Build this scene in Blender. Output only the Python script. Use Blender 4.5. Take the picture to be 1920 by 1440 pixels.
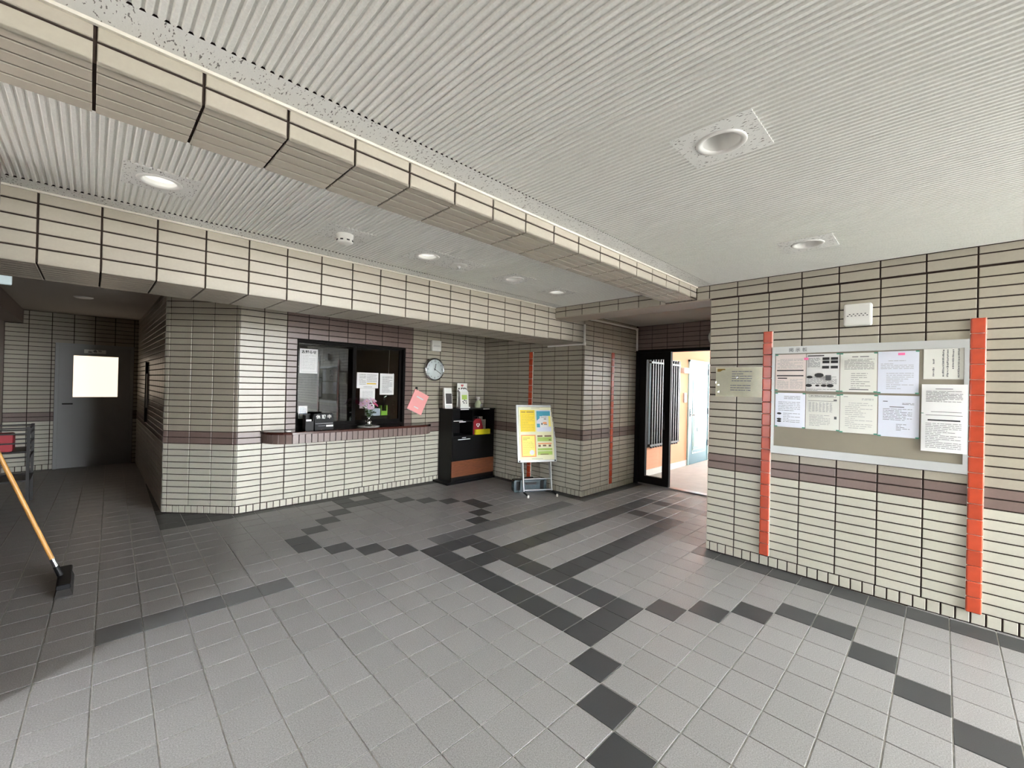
import bpy, math, random
from mathutils import Vector, Matrix, Euler
PI = math.pi
sc = bpy.context.scene
COL = sc.collection
for o in list(bpy.data.objects):
    bpy.data.objects.remove(o, do_unlink=True)

# ------------------------------------------------------------------ camera
FPX = 798.66                                   # focal length in pixels of a 1920 px wide frame
EYE = Vector((0, 0, 1.44))
def _d(x, y): return Vector((x - 960, y - 720, FPX)).normalized()
_U, _V = _d(1767, 742), _d(170, 705)           # the two wall directions seen from the camera
_Z = _U.cross(_V).normalized()
if _Z.y > 0: _Z = -_Z
RC = Matrix((_U, _V, _Z))                      # camera (x right, y down, z ahead) -> world
cd = bpy.data.cameras.new('camera'); cam = bpy.data.objects.new('camera', cd); COL.objects.link(cam)
cd.sensor_width = 36; cd.lens = FPX * 36 / 1920; cd.clip_start = .05; cd.clip_end = 300
_r, _u, _b = RC @ Vector((1, 0, 0)), RC @ Vector((0, -1, 0)), RC @ Vector((0, 0, -1))
_m = Matrix((_r, _u, _b)).transposed().to_4x4(); _m.translation = EYE
cam.matrix_world = _m
sc.camera = cam
def project(p):
    q = RC.transposed() @ (Vector(p) - EYE)
    if q.z < .05: return None
    return 960 + FPX * q.x / q.z, 720 + FPX * q.y / q.z

# ------------------------------------------------------------------ world, light, exposure
w = bpy.data.worlds.new('overcast_sky'); sc.world = w; w.use_nodes = True
bg = w.node_tree.nodes['Background']; bg.inputs[0].default_value = (.93, .965, 1.0, 1); bg.inputs[1].default_value = 56
sl_ = bpy.data.lights.new('sun', 'SUN'); sl_.energy = 26; sl_.angle = .02; sl_.color = (1, 1, 1)
sun = bpy.data.objects.new('sun', sl_); COL.objects.link(sun); sun.rotation_euler = (math.radians(32), 0, math.radians(-15))   # high sun from behind the viewer
vs = sc.view_settings
sc.display_settings.display_device = 'sRGB'
vs.view_transform = 'Standard'; vs.look = 'None'; vs.exposure = 0.16; vs.gamma = 1.0; vs.use_curve_mapping = False
cy = sc.cycles
cy.use_denoising = True; cy.max_bounces = 10; cy.diffuse_bounces = 7; cy.glossy_bounces = 4; cy.transparent_max_bounces = 12
cy.caustics_reflective = False; cy.caustics_refractive = False; cy.sample_clamp_indirect = 8

# ------------------------------------------------------------------ materials
def lin(c): return tuple(((v / 255) / 12.92 if v / 255 <= .04045 else ((v / 255 + .055) / 1.055) ** 2.4) for v in c)
def mat(name, col, rough=.5, metal=0, var=0, hue=0, noise=None, bump=None, spec=.5, emit=0, alpha=1):
    m = bpy.data.materials.new(name); m.use_nodes = True
    nt = m.node_tree; N = nt.nodes; L = nt.links; b = N['Principled BSDF']
    c = lin(col) + (1,)
    b.inputs['Base Color'].default_value = c; b.inputs['Roughness'].default_value = rough
    b.inputs['Metallic'].default_value = metal; b.inputs['Specular IOR Level'].default_value = spec
    out = None
    if var or noise:
        rgb = N.new('ShaderNodeRGB'); rgb.outputs[0].default_value = c; out = rgb.outputs[0]
    if var:
        oi = N.new('ShaderNodeObjectInfo'); ge = N.new('ShaderNodeNewGeometry')
        ad = N.new('ShaderNodeMath'); ad.operation = 'ADD'; fr = N.new('ShaderNodeMath'); fr.operation = 'FRACT'
        L.new(oi.outputs['Random'], ad.inputs[0]); L.new(ge.outputs['Random Per Island'], ad.inputs[1]); L.new(ad.outputs[0], fr.inputs[0])
        mr = N.new('ShaderNodeMapRange'); mr.inputs[3].default_value = 1 - var; mr.inputs[4].default_value = 1 + var
        L.new(fr.outputs[0], mr.inputs[0])
        hs = N.new('ShaderNodeHueSaturation'); L.new(out, hs.inputs['Color']); L.new(mr.outputs[0], hs.inputs['Value'])
        if hue:
            m2 = N.new('ShaderNodeMath'); m2.operation = 'MULTIPLY'; m2.inputs[1].default_value = 7.31; L.new(fr.outputs[0], m2.inputs[0])
            f2 = N.new('ShaderNodeMath'); f2.operation = 'FRACT'; L.new(m2.outputs[0], f2.inputs[0])
            h2 = N.new('ShaderNodeMapRange'); h2.inputs[3].default_value = .5 - hue; h2.inputs[4].default_value = .5 + hue
            L.new(f2.outputs[0], h2.inputs[0]); L.new(h2.outputs[0], hs.inputs['Hue'])
        out = hs.outputs[0]
    tc = N.new('ShaderNodeTexCoord') if (noise or bump) else None
    if noise:                                  # (scale, amount[, stretch])
        nz = N.new('ShaderNodeTexNoise'); nz.inputs['Scale'].default_value = noise[0]; nz.inputs['Detail'].default_value = 4
        if len(noise) > 2:
            mp = N.new('ShaderNodeMapping'); mp.inputs['Scale'].default_value = noise[2]
            L.new(tc.outputs['Object'], mp.inputs[0]); L.new(mp.outputs[0], nz.inputs['Vector'])
        else: L.new(tc.outputs['Object'], nz.inputs['Vector'])
        mr = N.new('ShaderNodeMapRange'); mr.inputs[1].default_value = .3; mr.inputs[2].default_value = .7
        mr.inputs[3].default_value = 1 - noise[1]; mr.inputs[4].default_value = 1 + noise[1]
        L.new(nz.outputs[0], mr.inputs[0])
        hs = N.new('ShaderNodeHueSaturation'); L.new(out, hs.inputs['Color']); L.new(mr.outputs[0], hs.inputs['Value']); out = hs.outputs[0]
    if out: L.new(out, b.inputs['Base Color'])
    if bump:                                   # (scale, strength)
        nz = N.new('ShaderNodeTexNoise'); nz.inputs['Scale'].default_value = bump[0]; nz.inputs['Detail'].default_value = 3
        L.new(tc.outputs['Object'], nz.inputs['Vector'])
        bp = N.new('ShaderNodeBump'); bp.inputs['Strength'].default_value = bump[1]; bp.inputs['Distance'].default_value = .003
        L.new(nz.outputs[0], bp.inputs['Height']); L.new(bp.outputs[0], b.inputs['Normal'])
    if emit:
        b.inputs['Emission Color'].default_value = c; b.inputs['Emission Strength'].default_value = emit
    if alpha < 1: b.inputs['Alpha'].default_value = alpha
    return m
def glass_mat(name, tint=(1, 1, 1), ior=1.5):
    m = bpy.data.materials.new(name); m.use_nodes = True; nt = m.node_tree; N = nt.nodes; L = nt.links
    for n in list(N): N.remove(n)
    o = N.new('ShaderNodeOutputMaterial'); mx = N.new('ShaderNodeMixShader'); t = N.new('ShaderNodeBsdfTransparent'); g = N.new('ShaderNodeBsdfGlossy')
    f = N.new('ShaderNodeFresnel'); f.inputs[0].default_value = ior; t.inputs[0].default_value = tint + (1,); g.inputs['Roughness'].default_value = .01
    L.new(f.outputs[0], mx.inputs[0]); L.new(t.outputs[0], mx.inputs[1]); L.new(g.outputs[0], mx.inputs[2]); L.new(mx.outputs[0], o.inputs[0])
    return m
M = {}
M['tile'] = mat('wall_tile_beige', (160, 153, 138), .34, var=.055, hue=.006, noise=(60, .03), bump=(90, .05))
M['tile_low'] = mat('wall_tile_pale', (184, 181, 167), .34, var=.05, hue=.006, noise=(60, .03), bump=(90, .05))
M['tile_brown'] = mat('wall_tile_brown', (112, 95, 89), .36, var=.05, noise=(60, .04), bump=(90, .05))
M['tile_beam'] = mat('beam_tile_beige', (160, 153, 140), .36, var=.04, hue=.004, noise=(60, .03), bump=(90, .05))
M['grout'] = mat('wall_grout_dark', (50, 41, 37), .95, noise=(40, .15), spec=.1)
M['ftile'] = mat('floor_tile_grey', (135, 133, 132), .4, var=.05, hue=.012, noise=(190, .3), bump=(220, .15))
M['ftile_dark'] = mat('floor_tile_charcoal', (54, 55, 56), .45, var=.07, noise=(260, .12), bump=(220, .1))
M['ftile_mid'] = mat('floor_tile_mid_grey', (92, 92, 93), .43, var=.05, noise=(260, .13), bump=(220, .1))
M['fgrout'] = mat('floor_grout', (172, 170, 165), .85, noise=(30, .2))
M['ceil'] = mat('ceiling_ribbed_cream', (236, 237, 232), .9, noise=(140, .05), bump=(160, .25))
M['orange'] = mat('orange_glazed_tile', (172, 66, 40), .25, var=.09, noise=(30, .06))
M['white'] = mat('white_plastic', (236, 236, 230), .4)
M['cream_trim'] = mat('cream_moulding', (226, 222, 210), .5)
M['paper'] = mat('white_paper', (236, 236, 234), .5, bump=(14, .15))
M['paper_pink'] = mat('pale_pink_paper', (232, 218, 212), .5)
M['paper_blue'] = mat('cool_white_paper', (226, 230, 242), .3)
M['paper_cream'] = mat('cream_paper', (234, 234, 226), .5)
M['paper_yellow'] = mat('pale_yellow_sheet', (252, 249, 218), .35, noise=(9, .05))
M['ink'] = mat('grey_print', (92, 92, 94), .7)
M['ink_light'] = mat('pale_grey_print', (160, 160, 162), .7)
M['black'] = mat('black_print', (22, 22, 24), .6)
M['pinkmark'] = mat('pink_marker', (246, 120, 176), .5)
M['yellowmark'] = mat('yellow_marker', (236, 200, 60), .5)
M['green'] = mat('green_magnet', (60, 140, 116), .4)
M['alu'] = mat('brushed_aluminium', (186, 188, 186), .4, .25)
M['board'] = mat('grey_beige_board', (134, 127, 112), .7, noise=(3, .05))
M['darkframe'] = mat('dark_bronze_frame', (13, 10, 9), .6, spec=.08)
M['glass'] = glass_mat('window_glass', (.93, .96, .95), 1.75)
M['glass_clear'] = glass_mat('door_glass', (.96, .98, .98), 1.45)
M['granite'] = mat('dark_red_granite', (66, 34, 28), .14, noise=(120, .35))
M['chrome'] = mat('polished_chrome', (190, 192, 194), .2, 1)
M['tubing'] = mat('satin_tube', (150, 152, 152), .35, .9)
M['steel'] = mat('satin_steel', (176, 178, 178), .3, .9)
M['blackwood'] = mat('black_laminate', (13, 13, 14), .45, spec=.2, noise=(8, .15, (1, 1, 12)))
M['wood'] = mat('brown_wood_veneer', (104, 58, 34), .45, noise=(7, .35, (2, 8, 30)))
M['pink'] = mat('salmon_pink_folder', (250, 172, 170), .5)
M['red'] = mat('dark_red_fabric', (140, 20, 34), .7, bump=(120, .2))
M['yellow'] = mat('yellow_plastic', (222, 206, 34), .4)
M['face'] = mat('clock_face', (222, 232, 230), .35)
M['darkplastic'] = mat('charcoal_plastic', (20, 21, 23), .5, spec=.2)
M['teal_case'] = mat('smoked_teal_plastic', (52, 68, 74), .24, noise=(12, .15))
M['peach'] = mat('peach_render', (232, 164, 130), .85, bump=(60, .2))
M['teal'] = mat('teal_steel_door', (40, 96, 112), .4, noise=(2, .04))
M['concrete'] = mat('pale_grey_sheet_floor', (172, 168, 162), .7, noise=(6, .06))
M['ground'] = mat('light_paving', (176, 174, 168), .85, noise=(2, .06))
M['doorgrey'] = mat('pale_grey_painted_door', (150, 152, 152), .5)
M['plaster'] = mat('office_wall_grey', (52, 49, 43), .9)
M['lens'] = mat('downlight_reflector_white', (240, 240, 236), .3)
M['lamp'] = mat('lamp_diffuser', (250, 250, 244), .4, emit=.75)
M['bulb'] = mat('bulb_grey', (150, 152, 156), .25)
M['bristle'] = mat('black_bristle', (24, 22, 20), .8, noise=(200, .3))
M['handle'] = mat('varnished_broom_wood', (190, 140, 72), .4, noise=(6, .12, (10, 10, 1)))
M['leaf'] = mat('leaf_green', (62, 92, 44), .5)
M['petal'] = mat('pale_lilac_petal', (222, 190, 214), .6)
M['petal_pink'] = mat('hot_pink_petal', (228, 84, 150), .6)
M['petal_dark'] = mat('deep_purple_petal', (74, 34, 66), .6)
M['limegreen'] = mat('lime_green_card', (134, 190, 40), .5)
M['bluegrey'] = mat('blue_grey_print', (120, 140, 172), .5)
M['posterteal'] = mat('poster_teal', (58, 158, 184), .5)
M['posteryellow'] = mat('poster_yellow', (250, 218, 10), .5)
M['posterlemon'] = mat('poster_lemon', (252, 240, 120), .5)
M['posterorange'] = mat('poster_orange', (240, 158, 96), .5)
M['postergreen'] = mat('poster_leaf_green', (172, 202, 92), .5)
M['postercream'] = mat('poster_cream', (240, 238, 200), .5)
M['brown'] = mat('poster_brown', (120, 90, 60), .6)
M['plastic_clear'] = glass_mat('clear_film', (1, 1, 1), 1.6)
M['clear_bottle'] = mat('greenish_clear_bottle', (186, 196, 160), .15, alpha=.75)
M['frost'] = mat('frosted_lit_pane', (255, 234, 208), .4, emit=1.25)
M['signlit'] = mat('lit_sign_face', (214, 232, 236), .4, emit=.5)
M['gold'] = mat('gold_label', (184, 150, 44), .5)
M['darkmetal'] = mat('dark_metal', (30, 29, 28), .45, .4)
# flat ceiling board with small dark fissures
def fissured():
    m = mat('ceiling_flat_fissured', (216, 215, 209), .9, bump=(160, .4)); nt = m.node_tree; N = nt.nodes; L = nt.links
    tc = N.new('ShaderNodeTexCoord'); mp = N.new('ShaderNodeMapping'); mp.inputs['Scale'].default_value = (170, 60, 1); mp.inputs['Rotation'].default_value = (0, 0, .4)
    nz = N.new('ShaderNodeTexNoise'); nz.inputs['Scale'].default_value = 1; nz.inputs['Detail'].default_value = 1.5
    L.new(tc.outputs['Object'], mp.inputs[0]); L.new(mp.outputs[0], nz.inputs['Vector'])
    cr = N.new('ShaderNodeValToRGB'); e = cr.color_ramp.elements
    e[0].position = .33; e[0].color = lin((120, 118, 114)) + (1,); e[1].position = .36; e[1].color = lin((232, 233, 229)) + (1,)
    L.new(nz.outputs[0], cr.inputs[0]); L.new(cr.outputs[0], N['Principled BSDF'].inputs['Base Color'])
    return m
M['ceil_flat'] = fissured()

# ------------------------------------------------------------------ mesh helpers
class MB:
    """Collects shapes; build() links them as one mesh object."""
    def __init__(s): s.v = []; s.f = []; s.smooth = []
    def add(s, vs, fs, sm=False):
        o = len(s.v); s.v += [tuple(p) for p in vs]; s.f += [tuple(i + o for i in f) for f in fs]; s.smooth += [sm] * len(fs); return s
    def box(s, x0, x1, y0, y1, z0, z1):
        return s.add([(x0, y0, z0), (x1, y0, z0), (x1, y1, z0), (x0, y1, z0), (x0, y0, z1), (x1, y0, z1), (x1, y1, z1), (x0, y1, z1)],
                     [(0, 3, 2, 1), (4, 5, 6, 7), (0, 1, 5, 4), (1, 2, 6, 5), (2, 3, 7, 6), (3, 0, 4, 7)])
    def rbox(s, x0, x1, y0, y1, z0, z1, r, n=4, axis='y'):
        """box with rounded outline seen along axis, small chamfer at both ends"""
        if axis == 'y': a0, a1, b0, b1, c0, c1 = x0, x1, z0, z1, y0, y1; P = lambda a, b, c: (a, c, b)
        elif axis == 'z': a0, a1, b0, b1, c0, c1 = x0, x1, y0, y1, z0, z1; P = lambda a, b, c: (a, b, c)
        else: a0, a1, b0, b1, c0, c1 = y0, y1, z0, z1, x0, x1; P = lambda a, b, c: (c, a, b)
        def ring(ins):
            rr = max(r - ins, 1e-4); out = []
            for cx, cy_, st in ((a1 - r, b0 + r, -PI / 2), (a1 - r, b1 - r, 0), (a0 + r, b1 - r, PI / 2), (a0 + r, b0 + r, PI)):
                for k in range(n + 1):
                    t = st + PI / 2 * k / n; out.append((cx + rr * math.cos(t), cy_ + rr * math.sin(t)))
            return out
        ch = min(.004, (c1 - c0) * .3, r * .6)
        rings = [(ring(ch), c0), (ring(0), c0 + ch), (ring(0), c1 - ch), (ring(ch), c1)]; m = 4 * (n + 1)
        vs = [P(a, b, c) for rg, c in rings for a, b in rg]; fs = []
        for k in range(3):
            for i in range(m): j = (i + 1) % m; fs.append((k * m + i, k * m + j, (k + 1) * m + j, (k + 1) * m + i))
        fs.append(tuple(reversed(range(m)))); fs.append(tuple(range(3 * m, 4 * m)))
        if axis == 'y': fs = [tuple(reversed(f)) for f in fs]
        return s.add(vs, fs)
    def tube(s, pts, r, n=8, cap=True):
        pts = [Vector(p) for p in pts]; rs = r if isinstance(r, (list, tuple)) else [r] * len(pts); vs = []; prev = None
        for i, p in enumerate(pts):
            d = (pts[min(i + 1, len(pts) - 1)] - pts[max(i - 1, 0)]).normalized()
            a = prev if prev is not None else (Vector((0, 0, 1)) if abs(d.z) < .9 else Vector((1, 0, 0)))
            x = (a - d * a.dot(d)).normalized(); prev = x; y = d.cross(x)
            for k in range(n): t = 2 * PI * k / n; vs.append(p + (x * math.cos(t) + y * math.sin(t)) * rs[i])
        fs = [(i * n + k, i * n + (k + 1) % n, (i + 1) * n + (k + 1) % n, (i + 1) * n + k) for i in range(len(pts) - 1) for k in range(n)]
        s.add(vs, fs, True)
        if cap: s.add(vs[:n], [tuple(reversed(range(n)))]); s.add(vs[-n:], [tuple(range(n))])
        return s
    def lathe(s, prof, n=24, axis='z', c=(0, 0, 0), cap=True):
        """prof: [(radius, height)]; spun about an axis through c"""
        def P(r, t, h):
            a, b = r * math.cos(t), r * math.sin(t)
            return {'z': (c[0] + a, c[1] + b, c[2] + h), 'y': (c[0] + a, c[1] - h, c[2] + b)}[axis]
        vs = [P(r, 2 * PI * k / n, h) for r, h in prof for k in range(n)]
        fs = [(i * n + k, i * n + (k + 1) % n, (i + 1) * n + (k + 1) % n, (i + 1) * n + k) for i in range(len(prof) - 1) for k in range(n)]
        s.add(vs, fs, True)
        if cap:
            if prof[0][0] > 1e-5: s.add(vs[:n], [tuple(reversed(range(n)))])
            if prof[-1][0] > 1e-5: s.add(vs[-n:], [tuple(range(n))])
        return s
    def quad(s, a, b, c, d): return s.add([a, b, c, d], [(0, 1, 2, 3)])
    def bar(s, x0, x1, z0, z1, y=-.0012):       # a flat mark on an upright sheet (seen from -y)
        return s.quad((x0, y, z0), (x1, y, z0), (x1, y, z1), (x0, y, z1))
    def prism(s, pts, y0, y1):                  # outline in x,z pushed from y0 to y1
        n = len(pts); vs = [(x, y0, z) for x, z in pts] + [(x, y1, z) for x, z in pts]
        fs = [tuple(range(n)), tuple(reversed(range(n, 2 * n)))] + [(i, i + n, (i + 1) % n + n, (i + 1) % n) for i in range(n)]
        return s.add(vs, fs)
    def mesh(s, name, m=None):
        me = bpy.data.meshes.new(name); me.from_pydata(s.v, [], s.f)
        if any(s.smooth): me.polygons.foreach_set('use_smooth', s.smooth)
        if m: me.materials.append(m)
        me.update(); return me
    def build(s, name, m, parent=None, loc=(0, 0, 0), rot=(0, 0, 0)):
        return link(name, s.mesh(name, m), parent, loc, rot)
def link(name, me, parent=None, loc=(0, 0, 0), rot=(0, 0, 0)):
    o = bpy.data.objects.new(name, me); COL.objects.link(o); o.location = loc; o.rotation_euler = rot
    if parent is not None: o.parent = parent
    return o
def tag(o, label, cat=None, group=None, kind=None):
    o['label'] = label
    if cat: o['category'] = cat
    if group: o['group'] = group
    if kind: o['kind'] = kind
    return o
def thing(name, label, cat, loc=(0, 0, 0), rz=0, group=None, kind=None):
    o = bpy.data.objects.new(name, None); o.empty_display_size = .05; COL.objects.link(o); o.location = loc; o.rotation_euler = (0, 0, rz)
    return tag(o, label, cat, group, kind)
def text(s, size, m, parent, loc, name='lettering', rot=(PI / 2, 0, 0), align='CENTER', bold=0.0, space=1.0):
    c = bpy.data.curves.new(name, 'FONT'); c.body = s; c.size = size; c.align_x = align; c.align_y = 'CENTER'; c.offset = bold; c.space_character = space
    t = bpy.data.objects.new(name, c); COL.objects.link(t)
    dg = bpy.context.evaluated_depsgraph_get(); dg.update()
    me = bpy.data.meshes.new_from_object(t.evaluated_get(dg)); bpy.data.objects.remove(t); me.materials.clear(); me.materials.append(m)
    return link(name, me, parent, loc, rot)

# ------------------------------------------------------------------ tiles
_tiles = {}
def tile_geo(wd, ht, face, ch=.0022, dep=.012, skew=0):
    a, b = wd / 2, ht / 2
    rg = lambda i: [(-a + i - skew * (b - i), -b + i), (a - i - skew * (b - i), -b + i), (a - i + skew * (b - i), b - i), (-a + i + skew * (b - i), b - i)]
    P = {'y': lambda p, c: (p[0], -c, p[1]), 'd': lambda p, c: (p[0], p[1], -c), 'u': lambda p, c: (p[0], p[1], c)}[face]
    vs = [P(p, -dep) for p in rg(0)] + [P(p, -ch) for p in rg(0)] + [P(p, 0) for p in rg(ch)]
    fs = [(k * 4 + i, k * 4 + (i + 1) % 4, (k + 1) * 4 + (i + 1) % 4, (k + 1) * 4 + i) for k in (0, 1) for i in range(4)] + [(8, 9, 10, 11)]
    if face == 'd': fs = [tuple(reversed(f)) for f in fs]
    return vs, fs
def tile_mesh(wd, ht, face, m, **kw):
    key = (round(wd, 4), round(ht, 4), face, m, tuple(kw.items()))
    if key not in _tiles:
        vs, fs = tile_geo(wd, ht, face, **kw); _tiles[key] = MB().add(vs, fs).mesh('tile', M[m])
    return _tiles[key]
def lay(parent, specs, limit=300, name='tile', rest='far_tiles'):
    """specs: (centre, rz, width, height, face, material, kw). The largest in the picture are parts of their own, the rest one part."""
    def area(s):
        c, rz, wd, ht, face = s[0], s[1], s[2], s[3], s[4]
        ex = Vector((math.cos(rz), math.sin(rz), 0)) * wd / 2
        ey = (Vector((0, 0, 1)) if face == 'y' else Vector((-math.sin(rz), math.cos(rz), 0))) * ht / 2
        q = [project(Vector(c) + ex * i + ey * j) for i, j in ((-1, -1), (1, -1), (1, 1), (-1, 1))]
        if any(p is None for p in q): return 0
        mx, my = sum(p[0] for p in q) / 4, sum(p[1] for p in q) / 4
        if not (-25 < mx < 1945 and -25 < my < 1465): return 0
        ar = abs(sum(q[i][0] * q[(i + 1) % 4][1] - q[(i + 1) % 4][0] * q[i][1] for i in range(4))) / 2
        wide = max(p[0] for p in q) - min(p[0] for p in q)
        return ar if wide >= 10 else 0
    ranked = sorted(((area(s), k) for k, s in enumerate(specs)), reverse=True)
    chosen = {k for a, k in ranked[:limit] if a > 25}
    far = {}
    for k, s in enumerate(specs):
        c, rz, wd, ht, face, m = s[:6]; kw = s[6] if len(s) > 6 else {}
        if k in chosen:
            link(name, tile_mesh(wd, ht, face, m, **kw), parent, c, (0, 0, rz))
        else:
            vs, fs = tile_geo(wd, ht, face, **kw); cs, sn = math.cos(rz), math.sin(rz)
            far.setdefault(m, MB()).add([(c[0] + x * cs - y * sn, c[1] + x * sn + y * cs, c[2] + z) for x, y, z in vs], fs)
    for m, mb in far.items(): mb.build(rest, M[m], parent)['kind'] = 'stuff'
JT = .0085                                      # joint width
def edges(start, pitch, a, b):
    k = math.ceil((a - start) / pitch + 1e-6); out = [a]
    while start + pitch * k < b - .004:
        if start + pitch * k > a + .004: out.append(start + pitch * k)
        k += 1
    return out + [b]
SOLDIER = .083; CRS = .066; CEIL = 2.395
ROWS = [SOLDIER + CRS * k for k in range(36)]
def wall(name, label, org, rz, length, joints, top=CEIL, holes=(), brown=(), soldier=True, thick=.12, tilemat='tile', browncourses=True, limit=300, ends=(0, 0), ztop=2.56):
    """tiled wall: face along local x from org, room side is local -y. holes/brown: (s0, s1, z0, z1)"""
    cs, sn = math.cos(rz), math.sin(rz)
    W = lambda s, d, z: (org[0] + s * cs - d * sn, org[1] + s * sn + d * cs, z)
    ss = sorted({.007 - ends[0], length - .007 + ends[1]} | {h[0] for h in holes} | {h[1] for h in holes}); zs = sorted({-.1, ztop} | {h[2] for h in holes} | {h[3] for h in holes})
    mb = MB()
    for i in range(len(ss) - 1):
        for j in range(len(zs) - 1):
            ms, mz = (ss[i] + ss[i + 1]) / 2, (zs[j] + zs[j + 1]) / 2
            if any(h[0] < ms < h[1] and h[2] < mz < h[3] for h in holes): continue
            b = MB().box(ss[i], ss[i + 1], .008, thick, zs[j], zs[j + 1]); mb.add([W(*p) for p in b.v], b.f)
    ob = mb.build(name, M['grout']); tag(ob, label, 'wall', kind='structure')
    specs = []
    def put(s0, s1, z0, z1, m, jl=JT, jr=JT):
        segs = [(s0, s1)]
        for h in holes:
            ov = min(z1, h[3]) - max(z0, h[2])
            if ov > .5 * (z1 - z0):
                new = []
                for a, b in segs:
                    if h[0] > a: new.append((a, min(b, h[0])))
                    if h[1] < b: new.append((max(a, h[1]), b))
                segs = [x for x in new if x[1] - x[0] > .012]
        for a, b in segs:
            mm = m
            for r in brown:
                if r[0] - .01 < (a + b) / 2 < r[1] + .01 and r[2] < (z0 + z1) / 2 < r[3]: mm = 'tile_brown'
            specs.append((W((a + b) / 2, 0, (z0 + z1) / 2), rz, b - a - JT, z1 - z0 - JT, 'y', mm))
    js = list(joints)
    for k in range(len(ROWS) - 1):
        z0, z1 = ROWS[k], min(ROWS[k + 1], top)
        if z1 - z0 < .02: break
        m = 'tile_brown' if browncourses and k in (10, 11) else ('tile_low' if k < 10 and tilemat == 'tile' else tilemat)
        for a, b in zip(js[:-1], js[1:]): put(a, b, z0, z1, m)
    if soldier:
        e = edges(js[1] if len(js) > 2 else 0, .0667, js[0], js[-1])
        for a, b in zip(e[:-1], e[1:]):
            if b - a > .02: put(a, b, .003, SOLDIER, 'tile_low' if tilemat == 'tile' else tilemat)
    lay(ob, specs, limit)
    return ob

# ================================================================== THE SETTING
UR = 3.99        # wall with the notice board
VR = 5.28        # reception wall
UP, VP = 4.585, 3.30   # recess wall, pillar wall
UD = 6.0         # plane of the sliding door
PH = .2347
# --- floor
GU, GV, GP, SK = .003, .155, .2008, .025
dark = {(9, 22), (8, 21), (7, 20), (6, 19), (6, 18), (7, 17), (8, 16), (9, 15), (10, 14), (11, 14), (12, 14), (11, 12), (11, 6), (14, 16), (15, 17), (16, 18), (16, 19), (15, 20), (14, 21), (13, 22),
        (10, 23), (11, 23), (12, 23), (10, 24), (12, 24), (9, 5), (8, 4), (7, 3), (6, 2), (13, 5), (14, 4), (15, 3), (16, 2), (16, 1), (15, 0), (14, -1), (13, -2), (12, -3)}
dark |= {(12, j) for j in range(6, 14)} | {(10, j) for j in range(6, 14)} | {(i, 12) for i in range(13, 26)} | {(i, 9) for i in range(13, 22)} | {(22, j) for j in range(9, 12)} | {(25, j) for j in range(8, 12)}
dark |= {(19, j) for j in range(-8, 7)} | {(i, 25) for i in range(3, 23)} | {(22, j) for j in range(16, 26)} | {(i, 15) for i in range(22, 30)}
mid = {(i, 15) for i in range(0, 5)} | {(i, 15) for i in range(14, 21)} | {(11, 15), (12, 15), (13, 15)}
fl = MB(); fl.box(-1.7, 4.6, -4.75, 5.4, -.25, -.004); fl.box(4.6, 6.0, 1.3, 3.5, -.25, -.004); fl.box(-1.0, .62, 5.4, 9.7, -.25, -.004); fl.box(.62, 1.3, 5.4, 5.95, -.25, -.004)
floor = fl.build('floor', M['fgrout']); tag(floor, 'grey tiled hall floor with a pattern of charcoal tiles', 'floor', kind='structure')
specs = []
rooms = [(-1.7, UR + .02, -4.75, 5.30), (UR, UD - .02, 1.3, VP + .01), (UR, UP + .01, VP, 5.30), (-.95, .58, 5.3, 9.58), (.5, 1.25, 5.3, 5.95)]
for j in range(-26, 47):
    v0, v1 = GV + GP * j - (GP - .2) * 6, GV + GP * (j + 1) - (GP - .2) * 6; vc = (v0 + v1) / 2
    for i in range(-20, 30):
        sh = SK * (vc - 1.36); u0 = GU + GP * i - (GP - .2) * 10 + sh; u1 = u0 + GP
        m = 'ftile_dark' if (i, j) in dark else 'ftile_mid' if (i, j) in mid else 'ftile'
        if j >= 25 and .5 < (u0 + u1) / 2 < 1.3: m = 'ftile_dark'
        uc = (u0 + u1) / 2
        home = next((r for r in rooms if r[0] <= uc < r[1] and r[2] <= vc < r[3]), None)
        if home is None:
            home = next((r for r in rooms if min(u1, r[1]) - max(u0, r[0]) > .03 and min(v1, r[3]) - max(v0, r[2]) > .03), None)
        if home is None: continue
        a, b, c, d = u0, u1, v0, v1
        full = any(r[0] <= b - .01 <= r[1] and r[2] <= vc < r[3] for r in rooms)
        if not full: b = min(b, home[1])
        if not any(r[0] <= a + .01 <= r[1] and r[2] <= vc < r[3] for r in rooms): a = max(a, home[0])
        if not any(r[2] <= d - .01 <= r[3] and r[0] <= uc < r[1] for r in rooms): d = min(d, home[3])
        if not any(r[2] <= c + .01 <= r[3] and r[0] <= uc < r[1] for r in rooms): c = max(c, home[2])
        if b - a < .03 or d - c < .03: continue
        specs.append((((a + b) / 2, (c + d) / 2, 0), 0, b - a - .0058, d - c - .0058, 'u', m, dict(ch=.0015, dep=.006, skew=SK)))
lay(floor, specs, 300)
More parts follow.
